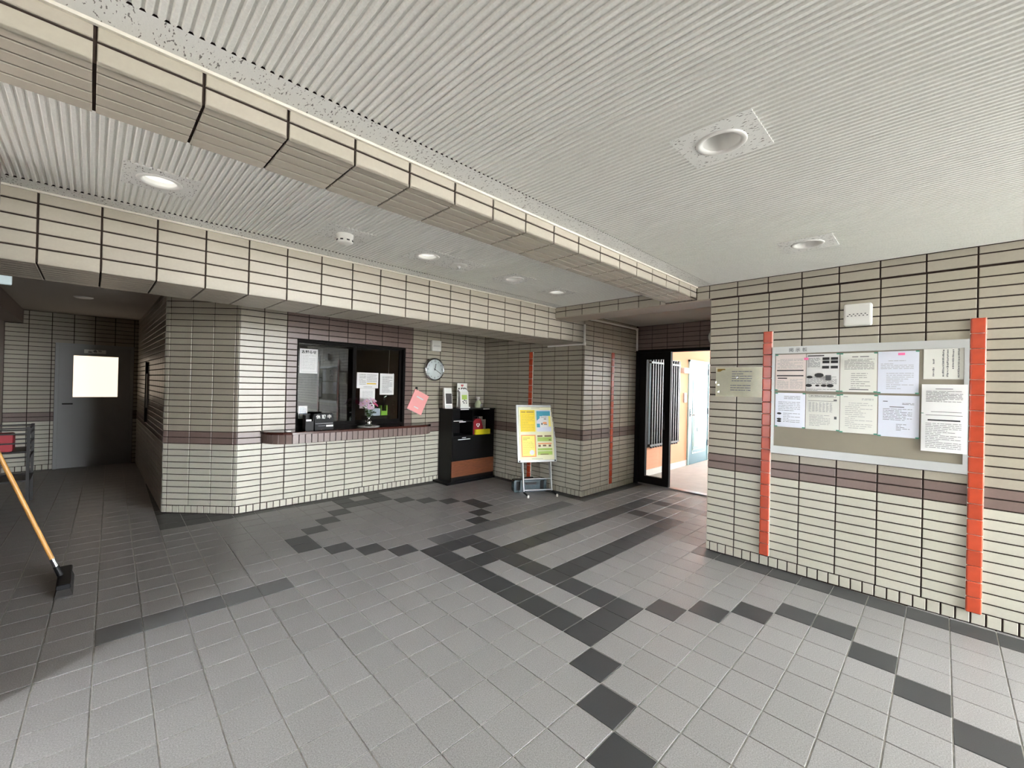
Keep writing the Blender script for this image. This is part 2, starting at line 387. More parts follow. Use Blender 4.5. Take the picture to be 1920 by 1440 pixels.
# --- tiled walls
wr = wall('wall_right', 'long beige tiled wall that carries the notice board', (UR, 1.493), -PI / 2, 3.2, edges(.235, PH, 0, 3.2), top=2.262, thick=.2)
rec_e = edges(0, .235, 0, 3.465)
wb = wall('wall_back', 'beige tiled reception wall with a brown tile surround at the window', (1.12, VR), 0, 3.465, rec_e,
          holes=[(.585, 2.0, .875, 1.935)], brown=[(.467, 2.115, .875, 2.4)], ends=(0, .1))
wd_ = wall('wall_diagonal', 'short beige tiled wall set at an angle beside the dark passage', (.56, 5.84), -PI / 4, .792, edges(.05, .2345, 0, .792))
wall('wall_passage', 'dark tiled side wall of the passage with the lit door', (.56, 9.6), -PI / 2, 3.76, edges(.05, .235, 0, 3.76), limit=120)
wall('wall_far', 'dim tiled wall around the passage door', (-1.0, 9.55), 0, 1.6, edges(.1, .235, 0, 1.6), holes=[(.61, 1.51, -.2, 1.94)], limit=150)
wall('wall_recess', 'shaded tiled wall behind the poster stand', (UP, 5.28), -PI / 2, 1.98, edges(1.947 - .2345 * 8, .2345, 0, 1.98), thick=.15)
wall('wall_pillar', 'tiled wall end beside the sliding door', (UP, VP), 0, 1.34, edges(.2, .2345, 0, 1.34), thick=.15, ends=(0, .12))
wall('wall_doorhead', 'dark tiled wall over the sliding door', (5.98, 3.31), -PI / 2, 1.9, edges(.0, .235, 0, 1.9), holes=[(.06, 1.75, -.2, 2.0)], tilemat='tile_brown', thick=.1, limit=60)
b = MB().box(UR + .2, 6.08, 1.35, 1.49, 0, 2.56); tag(b.build('wall_alcove', M['tile']), 'side wall of the alcove before the sliding door', 'wall', kind='structure')
# walls beside and behind the viewer that close the hall
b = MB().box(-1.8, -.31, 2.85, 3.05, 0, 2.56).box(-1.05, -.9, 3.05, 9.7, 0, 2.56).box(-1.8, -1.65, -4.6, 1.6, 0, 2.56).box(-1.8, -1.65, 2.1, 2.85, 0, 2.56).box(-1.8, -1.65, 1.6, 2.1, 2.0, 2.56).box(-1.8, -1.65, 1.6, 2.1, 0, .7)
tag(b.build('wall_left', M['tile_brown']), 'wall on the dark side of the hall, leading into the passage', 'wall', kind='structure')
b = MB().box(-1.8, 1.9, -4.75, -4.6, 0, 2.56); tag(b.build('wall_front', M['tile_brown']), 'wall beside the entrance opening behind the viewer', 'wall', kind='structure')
b = MB().box(-.9, -.72, 6.6, 9.55, 2.2, 2.4)
tag(b.build('trim_1', M['tile_brown']), 'dark boxed-in beam along the passage wall', 'beam', kind='structure')

# --- beams
def beam(name, label, u0, u1, v0, v1, zs, start, pitch, vrows, limit=300):
    zb = zs[-1]
    ob = MB().box(u0, u1, v0 + .008, v1, zb + .008, 2.56).build(name, M['grout']); tag(ob, label, 'beam', kind='structure')
    e = edges(start, pitch, u0, u1); specs = []
    for a, b in zip(e[:-1], e[1:]):
        for zt, zl in zip(zs[:-1], zs[1:]):
            lo = zl + (JT / 2 if zl > zb else 0); hi = zt - JT / 2
            specs.append((((a + b) / 2, v0, (lo + hi) / 2), 0, b - a - JT, hi - lo, 'y', 'tile_beam'))
        for y0, y1 in zip(vrows[:-1], vrows[1:]):
            lo = y0 + (JT / 2 if y0 > v0 else .0); hi = y1 - JT / 2
            specs.append((((a + b) / 2, (lo + hi) / 2, zb), 0, b - a - JT, hi - lo, 'd', 'tile_beam'))
    lay(ob, specs, limit); return ob
beam('trim_2', 'narrow tiled ceiling beam crossing the hall overhead', -1.66, UR, 1.62, 1.92, [CEIL, 2.345, 2.28], .474, .2415, [1.62, 1.66, 1.725, 1.79, 1.855, 1.92])
beam('trim_3', 'deep tiled beam in front of the reception counter', -1.0, UP + .02, 3.316, 3.87, [CEIL, 2.3303, 2.2527, 2.175, 2.0974, 2.0155], .9885, .24, [3.316, 3.36, 3.43, 3.50, 3.57, 3.64, 3.71, 3.78, 3.83, 3.87])
# beam over the alcove mouth, flush with the notice board wall
ob = MB().box(UR + .006, 4.32, -1.0, 3.316, 2.274, 2.56).build('trim_4', M['grout']); tag(ob, 'tiled lintel beam running from the notice board wall across the alcove', 'beam', kind='structure')
specs = []
e = edges(1.268 - .2362 * 10, .2362, -1.0, 3.316)
for a, b in zip(e[:-1], e[1:]):
    if a < 1.9 and b > 1.64: 
        a2, b2 = (a, 1.62) if a < 1.62 else (1.92, b)
        if b2 - a2 < .03: continue
    else: a2, b2 = a, b
    for zt, zl in ((CEIL, 2.343), (2.343, 2.268)):
        specs.append(((UR, (a2 + b2) / 2, (zt + zl) / 2), -PI / 2, b2 - a2 - JT, zt - zl - JT, 'y', 'tile_beam'))
lay(ob, specs, 60)
MB().box(UR + .004, 4.32, 1.5, 3.31, 2.262, 2.275).build('soffit', mat('soffit_paint', (150, 138, 126), .8), ob)
# --- cream mouldings where ceiling meets the beams
for k, (u0, u1, v) in enumerate(((-1.66, UR, 1.608), (-1.0, UR, 3.304))):
    tag(MB().box(u0, u1, v, v + .012, 2.385, 2.3955).build('trim_%d' % (5 + k), M['cream_trim']), ('thin cream moulding above the narrow ceiling beam', 'thin cream moulding above the deep reception beam')[k], 'moulding', kind='structure')
# --- ceiling: ribbed boards with flat margins and flat pads round the fittings
LIGHTS = [(.222, 2.699), (1.78, 2.73), (2.676, 2.71), (3.331, 2.754), (1.708, .612), (3.257, .622)]
pads = [(x - .145, x + .145, y - .145, y + .145) for x, y in LIGHTS] + [(1.155 - .16, 1.155 + .16, 2.739 - .13, 2.739 + .13), (2.074 - .149, 2.074 + .145, 2.734 - .149, 2.734 + .141)]
_sn = lambda x: -1.7 + round((x + 1.7) / .0255) * .0255
pads = [(_sn(a), _sn(b), c, d) for a, b, c, d in pads]
slab = MB().box(-1.9, 6.1, -4.75, 9.8, 2.56, 2.75).build('ceiling', M['ceil']); tag(slab, 'cream ceiling of fine ribbed boards', 'ceiling', kind='structure')
RP = .0255; GD = .0065
def ribbed(u0, u1, v0, v1):
    mb = MB(); k = 0; n = int((u1 - u0) / RP)
    for k in range(n + 1):
        a = u0 + k * RP; b = min(a + RP, u1); mid_ = (a + b) / 2
        cuts = sorted((max(p[2], v0), min(p[3], v1)) for p in pads if p[0] < mid_ < p[1] and p[2] < v1 and p[3] > v0)
        y = v0; runs = []
        for c0, c1 in cuts: runs.append((y, c0)); y = max(y, c1)
        runs.append((y, v1))
        for y0, y1 in runs:
            if y1 - y0 < .01 or b - a < .004: continue
            pr = [(0, 0), (.42, 0), (.58, GD), (.86, GD), (1, 0)]
            vs = [(a + (b - a) * f, y, CEIL + h) for f, h in pr for y in (y0, y1)]
            mb.add(vs, [(i * 2, i * 2 + 1, i * 2 + 3, i * 2 + 2) for i in range(4)])
    return mb
ribbed(-1.7, UR, -4.75, 1.48).build('ribbed_boards', M['ceil'], slab)
ribbed(-1.7, UR, 1.92, 3.175).build('ribbed_boards', M['ceil'], slab)
flat = MB()
def ceil_rect(mb, x0, x1, y0, y1, z=CEIL): mb.quad((x0, y0, z), (x0, y1, z), (x1, y1, z), (x1, y0, z))
ceil_rect(flat, -1.7, UR, 1.48, 1.63); ceil_rect(flat, -1.7, UR, 3.175, 3.32)
flat.build('flat_margin', M['ceil_flat'], slab)
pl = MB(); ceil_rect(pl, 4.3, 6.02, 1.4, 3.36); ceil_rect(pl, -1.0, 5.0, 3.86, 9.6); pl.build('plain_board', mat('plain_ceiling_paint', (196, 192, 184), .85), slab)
def pad(p, holes):
    mb = MB(); x0, x1, y0, y1 = p
    if not holes: ceil_rect(mb, x0, x1, y0, y1, CEIL - .001)
    for cx, cy_, r in holes:
        n = 32; sq = []; ci = []
        for k in range(n):
            t = 2 * PI * (k + .5) / n; c, s = math.cos(t), math.sin(t); f = min((x1 - cx if c > 0 else cx - x0) / max(abs(c), 1e-6), (y1 - cy_ if s > 0 else cy_ - y0) / max(abs(s), 1e-6))
            sq.append((cx + c * f, cy_ + s * f, CEIL - .001)); ci.append((cx + c * r, cy_ + s * r, CEIL - .001))
        for q in ((x0, y0), (x1, y0), (x1, y1), (x0, y1)):
            k = min(range(n), key=lambda i: (sq[i][0] - q[0]) ** 2 + (sq[i][1] - q[1]) ** 2); sq[k] = (q[0], q[1], CEIL - .001)
        mb.add(sq + ci, [(i, i + n, (i + 1) % n + n, (i + 1) % n) for i in range(n)])
    # the four thin edges that close the groove ends
    for a, b in (((x0, y0), (x1, y0)), ((x1, y0), (x1, y1)), ((x1, y1), (x0, y1)), ((x0, y1), (x0, y0))):
        mb.quad((a[0], a[1], CEIL - .001), (b[0], b[1], CEIL - .001), (b[0], b[1], CEIL + .012), (a[0], a[1], CEIL + .012))
    mb.build('flat_pad', M['ceil_flat'], slab)
for p, (x, y) in zip(pads, LIGHTS): pad(p, [(x, y, .072)])
pad(pads[6], []); pad(pads[7], [])
names = ['first round recessed downlight from the passage side, between the beams', 'recessed downlight beside the small sprinkler disc', 'recessed downlight above the clock side, third between the beams',
         'bright recessed downlight nearest the alcove, between the beams', 'large recessed downlight with visible bulb in the open ceiling', 'recessed downlight near the notice board wall']
for (x, y), lb, lit in zip(LIGHTS, names, (1, 1, 0, 1, 0, 0)):
    t = thing('downlight', lb, 'ceiling light', (x, y, CEIL), 0, 'round recessed downlights')
    MB().lathe([(.066, .004), (.07, -.004), (.085, -.006), (.09, -.001), (.09, .0)], 40, cap=False).build('rim', M['lens'], t)
    MB().lathe([(.068, .0), (.064, .03), (.052, .075), (.036, .1)], 40, cap=False).build('reflector', M['lens'], t)
    if lit: MB().lathe([(.0001, .012), (.04, .014), (.064, .022)], 32, cap=False).build('diffuser', M['lamp'], t)
    else: MB().lathe([(.0001, .045), (.018, .05), (.026, .065), (.03, .085), (.03, .105)], 20).build('bulb', M['bulb'], t)
    MB().lathe([(.09, .0), (.078, .02), (.07, .11), (.0001, .112)], 30, cap=False).build('housing', M['darkmetal'], t)
for (x, y), lb in zip(((4.75, 2.07), (-.09, 6.25), (-.08, 7.35)), ('recessed downlight in the alcove ceiling', 'nearer recessed downlight in the dark passage ceiling', 'farther recessed downlight in the dark passage ceiling')):
    t = thing('downlight', lb, 'ceiling light', (x, y, CEIL), 0, 'round recessed downlights')
    MB().lathe([(.06, -.012), (.07, -.014), (.085, -.006), (.09, .0)], 32, cap=False).build('rim', M['lens'], t)
    MB().lathe([(.0001, -.006), (.062, -.01)], 32, cap=False).build('reflector', M['lens'], t)
t = thing('smoke_detector', 'white round smoke detector on the ceiling between the beams', 'smoke detector', (1.155, 2.739, CEIL - .001))
MB().lathe([(.052, 0), (.052, -.02), (.046, -.026), (.046, -.03)], 32).build('base', M['white'], t)
MB().lathe([(.046, -.03), (.05, -.034), (.05, -.05), (.04, -.058), (.0001, -.06)], 32, cap=False).build('cover', M['white'], t)
for k in range(8):
    a = 2 * PI * k / 8; MB().box(-.009, .009, -.002, .002, -.046, -.038).build('slot', M['black'], t, (.0495 * math.sin(a), -.0495 * math.cos(a), 0), (0, 0, a))
t = thing('sprinkler', 'flat white sprinkler disc on the ceiling between two downlights', 'sprinkler', (2.074, 2.734, CEIL - .001))
MB().lathe([(.07, 0), (.068, -.006), (.05, -.009), (.03, -.009)], 32).build('plate', M['white'], t)
MB().lathe([(.016, -.009), (.014, -.02), (.006, -.024), (.006, -.032), (.018, -.034), (.018, -.036)], 16).build('head', M['alu'], t)

# --- orange tile strips
def strip(n, label, loc, rz, z0, z1):
    t = tag(MB().box(-.036, .036, -.008, .01, z0, z1).build('trim_%d' % n, M['cream_trim'], None, (loc[0], loc[1], 0), (0, 0, rz)), label, 'tile strip', kind='structure')
    k = round((z1 - z0) / .0985); p = (z1 - z0) / k
    me = MB().rbox(-.035, .035, -.017, .004, -p / 2 + .0015, p / 2 - .0015, .009, 3, 'z').mesh('tile', M['orange'])
    for i in range(k): link('tile', me, t, (0, 0, z0 + p * (i + .5)))
strip(7, 'orange tile strip beside the end of the notice board nearest the alcove', (UR, 1.022), -PI / 2, .088, 1.94)
strip(8, 'wide-looking orange tile strip at the near end of the notice board', (UR, -.155), -PI / 2, .076, 1.938)
strip(9, 'orange tile strip on the shaded wall behind the poster stand', (UP, 4.241), -PI / 2, .086, 1.941)
strip(10, 'orange tile strip on the wall end beside the sliding door', (5.257, VP), 0, .086, 1.941)

# --- reception window
wx0, wx1, wz0, wz1 = 1.705, 3.12, .875, 1.935
t = thing('window_1', 'dark framed sliding reception window', 'window', (wx0, VR, wz0), 0, kind='structure')
W_, H_ = wx1 - wx0, wz1 - wz0; fl_, fr_, ft_ = .012, .03, .028
MB().box(0, fl_, .0, .09, 0, H_).box(W_ - fr_, W_, .0, .09, 0, H_).box(fl_, W_ - fr_, .0, .09, H_ - ft_, H_).box(fl_, W_ - fr_, .0, .09, 0, .025).build('frame', M['darkframe'], t)
for x0, x1, y, sl_w, sr_w in ((fl_, W_ / 2 + .012, .025, .008, .042), (W_ / 2 - .015, W_ - fr_, .055, .03, .03)):
    s_ = MB().box(x0, x0 + sl_w, y, y + .025, .025, H_ - ft_).box(x1 - sr_w, x1, y, y + .025, .025, H_ - ft_).box(x0 + sl_w, x1 - sr_w, y, y + .025, .025, .07).box(x0 + sl_w, x1 - sr_w, y, y + .025, H_ - ft_ - .018, H_ - ft_).build('sash', M['darkframe'], t)
    MB().box(x0 + sl_w, x1 - sr_w, y + .01, y + .014, .07, H_ - ft_ - .018).build('pane', M['glass'], s_)
# office behind it
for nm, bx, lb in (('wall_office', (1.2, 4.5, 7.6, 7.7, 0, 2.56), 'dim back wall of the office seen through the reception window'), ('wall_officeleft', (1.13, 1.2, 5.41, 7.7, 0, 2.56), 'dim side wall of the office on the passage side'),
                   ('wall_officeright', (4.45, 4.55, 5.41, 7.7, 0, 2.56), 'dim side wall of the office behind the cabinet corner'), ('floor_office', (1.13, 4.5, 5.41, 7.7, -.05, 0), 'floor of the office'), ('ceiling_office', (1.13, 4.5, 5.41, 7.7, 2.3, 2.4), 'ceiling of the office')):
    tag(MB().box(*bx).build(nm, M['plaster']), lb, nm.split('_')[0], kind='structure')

# --- sliding door of the alcove
t = thing('door_1', 'black framed glass sliding door of the alcove', 'door', (UD, 3.25, 0), -PI / 2, kind='structure')
MB().box(-.0, .1, -.03, .03, .0, 1.99).box(.375, .475, -.03, .03, .0, 1.99).box(.1, .375, -.03, .03, .0, .13).box(.1, .375, -.03, .03, 1.88, 1.99).build('leaf_frame', M['darkframe'], t)
MB().box(.1, .375, -.004, .004, .13, 1.88).build('pane', M['glass_clear'], t)
MB().box(-.06, 0, -.05, .06, 0, 2.0).box(-.06, 1.7, -.05, .06, 1.985, 2.03).build('door_frame', M['darkframe'], t)
MB().box(-.06, 1.7, -.04, .07, .0, .018).build('sill', M['steel'], t)
MB().box(.395, .405, -.06, -.03, .85, 1.1).build('pull', M['darkmetal'], t)

# --- passage door with the lit pane
t = thing('door_2', 'grey passage door with a brightly lit frosted pane', 'door', (-.39, 9.55, 0), 0, kind='structure')
MB().box(0, .04, -.02, .1, 0, 1.94).box(.86, .9, -.02, .1, 0, 1.94).box(.04, .86, -.02, .1, 1.9, 1.94).build('door_frame', M['doorgrey'], t)
lf = MB().box(.04, .195, .02, .06, -.004, 1.9).box(.71, .86, .02, .06, -.004, 1.9).box(.195, .71, .02, .06, -.004, 1.105).box(.195, .71, .02, .06, 1.757, 1.9).build('leaf', M['doorgrey'], t)
MB().box(.195, .71, .03, .04, 1.105, 1.757).build('frosted_pane', M['frost'], lf)
MB().tube([(.09, .0, 1.0), (.09, -.045, 1.0), (.2, -.045, 1.0)], .009).build('lever_handle', M['darkmetal'], lf)
MB().box(-.05, .95, .1, .14, -.02, 2.0).build('backing', M['darkmetal'], t)  # unseen sheet added to stop sky leaking in round the door
sgn = MB().box(.31, .56, .012, .02, 1.8, 1.86).build('name_plate', M['white'], lf)
text('集会室', .05, M['black'], sgn, (.435, .0105, 1.83), bold=.001, space=1.3)

# --- open-air gallery beyond the sliding door
VC = 3.433
b = MB().box(6.06, 14, VC, VC + .15, -.02, 2.75); tag(b.build('wall_gallery', M['peach']), 'peach rendered wall of the bright gallery outside', 'wall', kind='structure')
b = MB().box(6.06, 14, 1.2, VC, -.2, -.005); tag(b.build('floor_gallery', M['concrete']), 'pale floor of the bright gallery outside', 'floor', kind='structure')
b = MB().box(6.1, 14, .9, VC, 2.45, 2.6).box(6.1, 14, .9, 1.1, 1.9, 2.45); tag(b.build('ceiling_gallery', M['white']), 'ceiling of the gallery outside', 'ceiling', kind='structure')  # unseen overhang and drop beam along the open edge, added to dim the gallery
b = MB().box(6.1, 14, 1.1, 1.2, -.2, 1.4); tag(b.build('wall_parapet', M['concrete']), 'low parapet of the gallery outside', 'wall', kind='structure')  # built tall to narrow the gap that lets sky light in
b = MB().box(6.06, 8.14, VC - .012, VC, -.005, .1).box(9.14, 14, VC - .012, VC, -.005, .1); tag(b.build('baseboard_gallery', M['white']), 'white skirting along the peach wall', 'skirting', kind='structure')
t = thing('door_3', 'teal apartment door in the peach wall', 'door', (8.17, VC, 0), 0, kind='structure')
MB().box(-.04, 0, -.03, .01, 0, 2.02).box(.93, .97, -.03, .01, 0, 2.02).box(-.04, .97, -.03, .01, 1.98, 2.02).build('door_frame', mat('pale_teal_frame', (150, 190, 190), .5), t)
lf = MB().box(0, .93, -.02, .01, 0, 1.98).build('leaf', M['teal'], t)
for k in range(3):
    o_ = .07 * k
    MB().box(.16 + o_ * .6, .175 + o_ * .6, -.026, -.02, .2 + o_, 1.72 - o_ * .3).box(.16 + o_ * .6, .8, -.026, -.02, .2 + o_, .216 + o_).build('moulding', mat('pale_line', (196, 226, 220), .5), lf)
MB().box(.05, .11, -.03, -.02, .92, 1.07).tube([(.08, -.03, .96), (.08, -.06, .96), (.2, -.06, .96)], .01).build('lever_handle', M['chrome'], lf)
MB().box(.4, .62, -.028, -.02, .62, .7).build('mail_slot', M['alu'], lf)
for z in (.3, .95, 1.75): MB().box(.915, .94, -.034, -.02, z, z + .12).build('hinge', M['darkmetal'], lf)
MB().rbox(.44, .46, -.03, -.02, 1.5, 1.52, .009, 4).build('peephole', M['chrome'], lf)
t = thing('window_2', 'gallery window behind dark vertical bars, seen through the door glass', 'window', (6.5, VC, .5), 0, kind='structure')
MB().box(0, 1.04, -.012, .0, 0.02, 1.43).build('pane', mat('grey_window_glass', (150, 165, 170), .1), t)
MB().box(-.03, 0, -.06, .01, 0, 1.45).box(1.04, 1.07, -.1, .01, 0, 1.45).box(-.03, 1.07, -.06, .01, 1.43, 1.46).box(-.03, 1.07, -.06, .01, -.02, .02).build('frame', M['darkmetal'], t)
me = MB().box(-.012, .012, -.1, -.07, -.03, 1.44).mesh('slat', M['darkmetal'])
for k in range(12): link('slat', me, t, (.05 + .087 * k, 0, 0))
MB().box(-.02, 1.07, -.105, -.06, .0, .03).box(-.02, 1.07, -.105, -.06, 1.36, 1.39).build('rail', M['darkmetal'], t)
t = thing('meter_box', 'small white box on the peach wall between window and teal door', 'box', (7.95, VC, 1.8), 0)
MB().rbox(-.14, .14, -.07, 0, -.05, .05, .012, 3).build('body', M['white'], t); MB().box(-.12, .12, -.074, -.07, -.04, .0).build('cover', M['cream_trim'], t)
t = thing('doorphone', 'slim grey door phone beside the teal door', 'intercom', (7.98, VC, 1.29), 0)
MB().rbox(-.05, .05, -.03, 0, -.09, .09, .01, 3).build('body', M['alu'], t); MB().box(-.03, .03, -.032, -.03, .01, .06).build('grille', M['darkplastic'], t); MB().rbox(-.015, .015, -.035, -.03, -.06, -.03, .008, 3).build('button', M['white'], t)
t = thing('sky_blocker', 'grey neighbouring building outside beyond the gallery', 'building', (13, -5, -.02), kind='structure')  # made-up block out of view, holds sky light back from the gallery
MB().box(-6, 10, -3, 2.5, 0, 12).build('walls', M['concrete'], t); MB().box(-6.2, 10.2, -3.2, 2.7, 12, 12.3).build('roof', M['concrete'], t)
for k in range(5):
    for j in range(3): MB().box(-5 + 3 * k, -3.4 + 3 * k, 2.49, 2.53, 1 + 2.8 * j, 2.2 + 2.8 * j).build('window', M['darkplastic'], t)
# --- ground outside
b = MB().box(-40, 40, -60, -4.75, -.3, -.02).box(4.2, 40, -4.75, 1.1, -.3, -.02).box(-40, -1.7, -4.75, 30, -.3, -.02)
tag(b.build('ground', M['ground']), 'light paving outside the entrance', 'ground', kind='structure')

# ================================================================== RECEPTION
def arc(cx, cy_, r1, r2, a0, a1, n): return [(cx + r1 * math.cos(a0 + (a1 - a0) * k / n), cy_ + r2 * math.sin(a0 + (a1 - a0) * k / n)) for k in range(n + 1)]
def outline(ins=0, n=10):
    return arc(1.62, VR, .28 - ins, .31 - ins, PI, 1.5 * PI, n) + arc(3.22, VR, .28 - ins, .31 - ins, 1.5 * PI, 2 * PI, n)
t = thing('reception_counter', 'wall-hung counter with rounded ends, dark red granite top and brown tile edge', 'counter', (0, 0, 0))
def extr(path, z0, z1):
    n = len(path); vs = [(x, y, z) for z in (z0, z1) for x, y in path]
    return MB().add(vs, [tuple(reversed(range(n))), tuple(range(n, 2 * n))] + [(i, (i + 1) % n, (i + 1) % n + n, i + n) for i in range(n)])
top = extr(outline(0), .85, .871); n_ = len(outline()); ins = outline(.006)
top.add([(x, y, .871) for x, y in outline(0)] + [(x, y, .877) for x, y in ins], [(i, (i + 1) % n_, (i + 1) % n_ + n_, i + n_) for i in range(n_)] + [tuple(range(n_, 2 * n_))])
top.build('counter_top', M['granite'], t)
extr(outline(.022), .748, .85).build('core', M['grout'], t)
path = outline(.012, 40); L_ = [0]
for a, b in zip(path[:-1], path[1:]): L_.append(L_[-1] + math.dist(a, b))
def at(s):
    for k in range(len(L_) - 1):
        if L_[k + 1] >= s or k == len(L_) - 2:
            f = (s - L_[k]) / max(L_[k + 1] - L_[k], 1e-9); a, b = path[k], path[k + 1]
            return (a[0] + (b[0] - a[0]) * f, a[1] + (b[1] - a[1]) * f), math.atan2(b[1] - a[1], b[0] - a[0])
cnt = round(L_[-1] / .0667); p_ = L_[-1] / cnt
for k in range(cnt):
    (x, y), a = at(p_ * (k + .5)); link('tile', tile_mesh(p_ - .006, .102, 'y', 'tile_brown'), t, (x, y, .798), (0, 0, a))

# --- printed sheets
def marks(mb, rnd, x0, x1, z0, z1, n, h=.0028, fill=.85, indent=.0):
    for k in range(n):
        z = z1 - (z1 - z0) * (k + .5) / n; x = x0 + (indent if rnd.random() < .3 else 0); end = x0 + (x1 - x0) * (1 if rnd.random() < fill else rnd.uniform(.35, .9))
        while x < end - .004:
            l = min(rnd.uniform(.008, .04), end - x); mb.bar(x, x + l, z - h / 2, z + h / 2); x += l + rnd.uniform(.002, .006)
def sheet(name, label, cat, loc, rz, wd, ht, m='paper', seed=1, curl=.002, group=None, tilt=0, roll=0):
    """a sheet centred on loc, reading side -y"""
    rnd = random.Random(seed); t = thing(name, label, cat, loc, rz, group); t.rotation_euler = (tilt, roll, rz)
    nx, nz = 6, 7; off = [[-abs(rnd.gauss(0, curl)) for _ in range(nz + 1)] for _ in range(nx + 1)]
    vs = [(-wd / 2 + wd * i / nx, off[i][j] if 0 < i < nx and 0 < j < nz else 0, -ht / 2 + ht * j / nz) for i in range(nx + 1) for j in range(nz + 1)]
    fs = [(i * (nz + 1) + j, (i + 1) * (nz + 1) + j, (i + 1) * (nz + 1) + j + 1, i * (nz + 1) + j + 1) for i in range(nx) for j in range(nz)]
    mb = MB().add(vs, fs, True); k = len(vs)
    mb.add([(-wd / 2, .001, -ht / 2), (wd / 2, .001, -ht / 2), (wd / 2, .001, ht / 2), (-wd / 2, .001, ht / 2)], [(3, 2, 1, 0)])
    o = mb.build('page', M[m], t)
    return t, rnd
Y = -.0075                                       # print floats just before the curled page
def ink(t, mb, m='ink', name='print'):
    o = mb.build(name, M[m], t); o['kind'] = 'stuff'; return o
def pins(t, wd, ht, m='green', which=(0, 1, 2, 3)):
    for k in which:
        x, z = ((-1, -1), (1, -1), (1, 1), (-1, 1))[k]; MB().box(-.009, .009, -.011, .0, -.004, .004).build('corner_clip', M[m], t, (x * (wd / 2 - .01), 0, z * (ht / 2 - .006)))
def mk(mb, x0, x1, z0, z1): mb.bar(x0, x1, z0, z1, Y)
class PB(MB):
    def bar(s, x0, x1, z0, z1, y=Y): return MB.bar(s, x0, x1, z0, z1, y)

# notice board
bt = thing('notice_board', 'wide grey notice board in an aluminium frame between two orange strips', 'notice board', (UR - .001, .985, .943), -PI / 2)
BW, BH = 1.103, .862
MB().box(.02, BW - .02, -.012, -.002, .055, BH - .05).build('panel', M['board'], bt)
MB().box(0, BW, -.024, 0, BH - .055, BH).box(0, BW, -.024, 0, 0, .06).box(0, .02, -.024, 0, .06, BH - .055).box(BW - .022, BW, -.024, 0, .06, BH - .055).build('frame', M['alu'], bt)
text('掲 示 板', .034, M['ink'], bt, (.178, -.0245, BH - .031), bold=.0004, space=1.05)
BX = UR - .016
def bpaper(label, v0, v1, z0, z1, m, seed, kw=None):
    t, r = sheet('notice', label, 'notice', (BX, (v0 + v1) / 2, (z0 + z1) / 2), -PI / 2, abs(v0 - v1) - .004, z1 - z0 - .004, m, seed, group='notices on the board'); return t, r, abs(v0 - v1), z1 - z0
t, r, a, b = bpaper('pale pink notice with two black rules, upper corner under the board title', .962, .752, 1.45, 1.744, 'paper_pink', 11)
p = PB(); marks(p, r, -.09, .085, .03, .11, 8, indent=.02); marks(p, r, -.09, -.01, -.13, -.06, 7); marks(p, r, .0, .085, -.13, -.05, 8); ink(t, p, 'ink_light')
p = PB(); p.bar(-.092, .09, .012, .021); p.bar(-.092, .09, -.03, -.021); p.bar(-.085, -.02, -.05, -.042); ink(t, p, 'black', 'rules'); pins(t, a, b, which=(0, 3))
t, r, a, b = bpaper('black and white notice with small photos and drawings, top row second', .752, .542, 1.45, 1.742, 'paper', 12)
p = PB(); marks(p, r, -.095, -.015, .04, .115, 9); marks(p, r, -.095, .09, -.09, -.03, 7); marks(p, r, -.095, .09, -.14, -.125, 2); ink(t, p, 'ink')
p = PB(); p.bar(-.095, .01, .125, .133)
for x, z in ((.0, .095), (.052, .095), (.0, .07), (.052, .07), (-.002, .03), (.052, .03)): p.bar(x, x + .043, z, z + .02)
for x, z, s in ((-.085, -.1, .022), (-.03, -.1, .014), (.01, -.1, .018), (-.08, -.035, .02), (-.02, -.02, .03), (.05, -.1, .022)):
    p.add([(x + s * math.cos(q), Y - .0002, z + s * .55 * math.sin(q)) for q in [k * PI / 5 for k in range(10)]], [tuple(range(10))])
ink(t, p, 'black', 'pictures'); p = PB(); p.bar(.02, .055, -.06, -.02); ink(t, p, 'ink', 'grey_panel'); p = PB(); p.bar(-.118, -.09, .098, .116, Y - .001); ink(t, p, 'pinkmark', 'pink_tab'); pins(t, a, b, which=(1, 2))
t, r, a, b = bpaper('white letter with a centred spaced-out heading, top row third', .541, .327, 1.45, 1.74, 'paper_cream', 13)
p = PB(); p.bar(-.035, .0, .112, .117); p.bar(.01, .06, .112, .117); marks(p, r, -.08, .09, .02, .1, 8, indent=.02); marks(p, r, -.04, .07, -.12, .0, 8, fill=.5); p.bar(-.05, .06, -.128, -.122); ink(t, p); pins(t, a, b)
t, r, a, b = bpaper('bluish white letter with a pink marked heading, top row fourth', .327, .111, 1.446, 1.744, 'paper_blue', 14)
p = PB(); marks(p, r, -.05, .04, .075, .085, 1); marks(p, r, -.09, .08, .02, .065, 4); marks(p, r, -.06, .08, -.12, .0, 9, fill=.5); ink(t, p, 'ink_light'); p = PB(); p.bar(.0, .035, .118, .134); ink(t, p, 'pinkmark', 'pink_mark'); pins(t, a, b, which=(0, 1, 2))
t, r, a, b = bpaper('bluish notice with three black ovals down one side, lower row first', .960, .751, 1.158, 1.436, 'paper_blue', 15)
p = PB(); marks(p, r, -.04, .07, .085, .115, 3); marks(p, r, -.08, .07, -.01, .07, 6, indent=.02); marks(p, r, -.045, .07, -.1, -.02, 6); ink(t, p)
p = PB()
for z in (-.03, -.075, -.092): p.add([(-.072 + .016 * math.cos(q), Y - .0002, z + .0085 * math.sin(q)) for q in [k * PI / 6 for k in range(12)]], [tuple(range(12))])
ink(t, p, 'black', 'ovals'); pins(t, a, b)
t, r, a, b = bpaper('curled white sheet with a ruled table, lower row second', .751, .537, 1.156, 1.432, 'paper_cream', 16)
